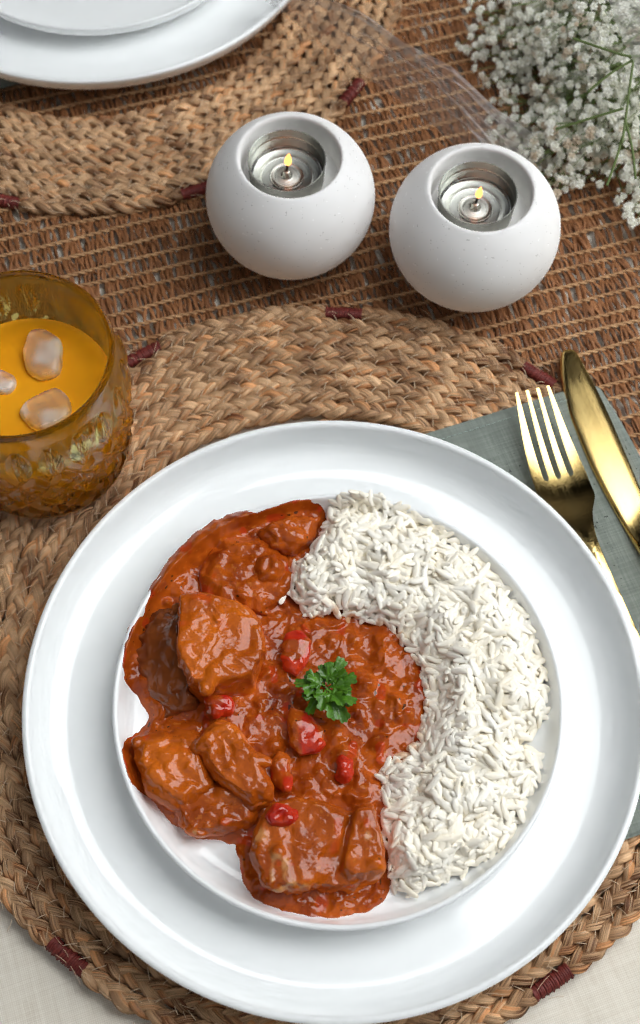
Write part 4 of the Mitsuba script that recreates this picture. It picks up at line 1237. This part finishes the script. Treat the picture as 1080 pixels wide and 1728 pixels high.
def bouquet():
    key = 'flower_bouquet'
    r_ = np.random.default_rng(63)
    # the spray lies on the runner, stems towards the far right, flower heads towards the candles
    reach = np.array([(0.0735, 0.600), (0.073, 0.572), (0.080, 0.548), (0.0925, 0.531), (0.095, 0.517), (0.083, 0.509), (0.078, 0.500), (0.083, 0.486), (0.098, 0.474), (0.112, 0.4625), (0.128, 0.459),
                      (0.139, 0.467), (0.1485, 0.465), (0.1525, 0.446), (0.160, 0.436), (0.22, 0.43), (0.24, 0.56), (0.20, 0.68), (0.11, 0.66)])
    poly = Polygon(reach).buffer(-0.0045)
    hub = np.array([0.34, 0.70, 0.060])
    clusters = []
    grid = []
    tries = 0
    while len(clusters) < 300 and tries < 60000:
        tries += 1
        x, y = r_.uniform(0.07, 0.24), r_.uniform(0.43, 0.68)
        if not poly.contains(Point(x, y)):
            continue
        d = poly.boundary.distance(Point(x, y))
        zmax = 0.012 + 0.062 * sstep(0, 0.055, d)
        z = 0.010 + (zmax - 0.010) * r_.random() ** 0.8
        # higher things show nearer to the viewer: shift away so that the spray keeps its reach
        p = np.array([x, y - 0.55 * (z - 0.02), z])
        if not in_view(p[None], 0.10)[0]:
            continue
        if any(np.sum((p - q) ** 2) < 0.0075 ** 2 for q in grid):
            continue
        grid.append(p)
        clusters.append(p)
    stems, thin, cal, rest = Join(), Join(), Join(), Join()
    cv, cf = calyx_proto()
    flowers = []
    for p in clusters:
        # fine branch back towards the main stem
        back = unit(hub - p + r_.normal(0, 0.05, 3))
        base = p - np.array([0, 0, 0.004]) + back * 0.012
        far = p + unit(hub - p) * r_.uniform(0.05, 0.085) + np.array([0, 0, -0.012]) + r_.normal(0, 0.007, 3)
        far[2] = max(far[2], 0.008)
        mid = (base + far) / 2 + r_.normal(0, 0.004, 3)
        v, f, _ = tube(chaikin([base, mid, far], 2), 0.00042, 5)
        stems.add(v, f)
        for _k in range(r_.integers(7, 11)):
            q = p + r_.normal(0, 1, 3) * [0.0062, 0.0062, 0.0045]
            q[2] = max(q[2], 0.0065)
            ax = unit(q - base + np.array([0, -0.004, 0.012]) + r_.normal(0, 0.004, 3))
            s = unit(np.cross(ax, r_.normal(0, 1, 3)))
            M = np.eye(4)
            M[:3, 0], M[:3, 1], M[:3, 2] = s, np.cross(ax, s), ax
            sc = r_.choice([r_.uniform(0.82, 1.12), r_.uniform(0.5, 0.75)], p=[0.78, 0.22])
            M[:3, :3] *= sc
            M[:3, 3] = q
            flowers.append((r_.integers(0, len(FL)), M))
            cal.add((cv * MM) @ M[:3, :3].T + q, cf)
            m2 = (base + q) / 2 + r_.normal(0, 0.0012, 3)
            v, f, _ = tube(chaikin([base, m2, q - ax * 0.0016], 1), 0.00022, 4)
            thin.add(v, f)
    see = in_view(np.array([m[:3, 3] for _, m in flowers]), 0.0)
    order = sorted(range(len(flowers)), key=lambda i: -(flowers[i][1][2, 3] - 0.10 * flowers[i][1][1, 3] + (1 if see[i] else 0)))
    single = set(order[:300])
    for i, (k, M) in enumerate(flowers):
        if i in single:
            put('flower', {**FLS[k], 'to_world': T(M)}, key)
        else:
            v, f = FL[k]
            rest.add((v * MM) @ M[:3, :3].T + M[:3, 3], f)
    tag(put('flower_mass', rest.shape('mat_petal', False), key), kind='stuff')
    tag(put('calyxes', cal.shape('mat_calyx'), key), kind='stuff')
    tag(put('fine_stems', stems.shape('mat_stem'), key), kind='stuff')
    tag(put('flower_stalks', thin.shape('mat_stem'), key), kind='stuff')
    # main branches that lie open on top
    for pts in (((0.118, 0.508, 0.083), (0.132, 0.500, 0.085), (0.1465, 0.493, 0.086), (0.175, 0.503, 0.082), (0.30, 0.60, 0.06)),
                ((0.1415, 0.452, 0.072), (0.1435, 0.468, 0.079), (0.1450, 0.481, 0.083), (0.1468, 0.493, 0.086)),
                ((0.126, 0.482, 0.074), (0.137, 0.489, 0.081), (0.1466, 0.493, 0.085)),
                ((0.112, 0.470, 0.060), (0.126, 0.468, 0.070), (0.142, 0.4685, 0.078)),
                ((0.136, 0.437, 0.058), (0.140, 0.448, 0.068), (0.1415, 0.455, 0.073)),
                ((0.150, 0.440, 0.060), (0.147, 0.452, 0.070), (0.1425, 0.462, 0.077))):
        v, f, _ = tube(chaikin(np.array(pts), 2), 0.00062, 7)
        put('branch', mikit.ply((v, f), 'mat_stem', smooth=True), key)
    # clear film: a long corner that trails from the bunch over the back mat
    lo = np.array([(-0.046, 0.5885, 0.028), (-0.014, 0.560, 0.026), (0.0171, 0.533, 0.024), (0.0521, 0.5044, 0.022), (0.0745, 0.4814, 0.020), (0.0880, 0.4720, 0.010), (0.104, 0.470, 0.006)])
    hi = np.array([(-0.044, 0.5865, 0.031), (-0.018, 0.566, 0.044), (0.0107, 0.547, 0.055), (0.0378, 0.5226, 0.060), (0.0601, 0.5087, 0.060), (0.085, 0.500, 0.040), (0.120, 0.500, 0.012)])
    u = np.linspace(0, 1, 90)
    k = np.linspace(0, 1, len(lo))
    A = np.stack([np.interp(u, k, lo[:, i]) for i in range(3)], 1)
    B = np.stack([np.interp(u, k, hi[:, i]) for i in range(3)], 1)
    w = np.linspace(0, 1, 40)
    S = A[:, None] * (1 - w[None, :, None]) + B[:, None] * w[None, :, None]
    crease = 0.012 * np.clip(1 - np.abs(w[None] - 0.62) / 0.38, 0, 1) * np.sin(np.clip(u * 1.6, 0, 1) * math.pi)[:, None]
    crk = np.abs(meshkit.fbm(np.stack([w[None] * 9 + 0 * u[:, None], u[:, None] * 2.5 + 0 * w[None], 0 * S[..., 0]], -1), 2, 15) - 0.5) * 0.030
    S[..., 2] += crease + crk * np.sin(w * math.pi)[None]
    put('film_corner', mikit.ply((S.reshape(-1, 3), grid_faces(90, 40)), 'mat_film', smooth=28), key)
    # and the fold of film that stands up at the far right
    c0 = np.array([(0.128, 0.512, 0.112), (0.1335, 0.487, 0.110), (0.1410, 0.468, 0.106), (0.150, 0.452, 0.098)])
    c1 = np.array([(0.215, 0.575, 0.120), (0.215, 0.545, 0.122), (0.215, 0.515, 0.118), (0.215, 0.485, 0.105)])
    u = np.linspace(0, 1, 50)
    k = np.linspace(0, 1, 4)
    A = np.stack([np.interp(u, k, c0[:, i]) for i in range(3)], 1)
    B = np.stack([np.interp(u, k, c1[:, i]) for i in range(3)], 1)
    S = A[:, None] * (1 - w[None, :, None]) + B[:, None] * w[None, :, None]
    S[..., 2] += np.abs(meshkit.fbm(S * 40, 2, 25) - 0.5) * 0.016 + 0.012 * np.sin(w * math.pi)[None]
    put('film_fold', mikit.ply((S.reshape(-1, 3), grid_faces(50, 40)), 'mat_film', smooth=28), key)
    tag(key, 'bunch of tiny white baby breath flowers in clear film, beside the candles', 'flower bouquet')


bouquet()
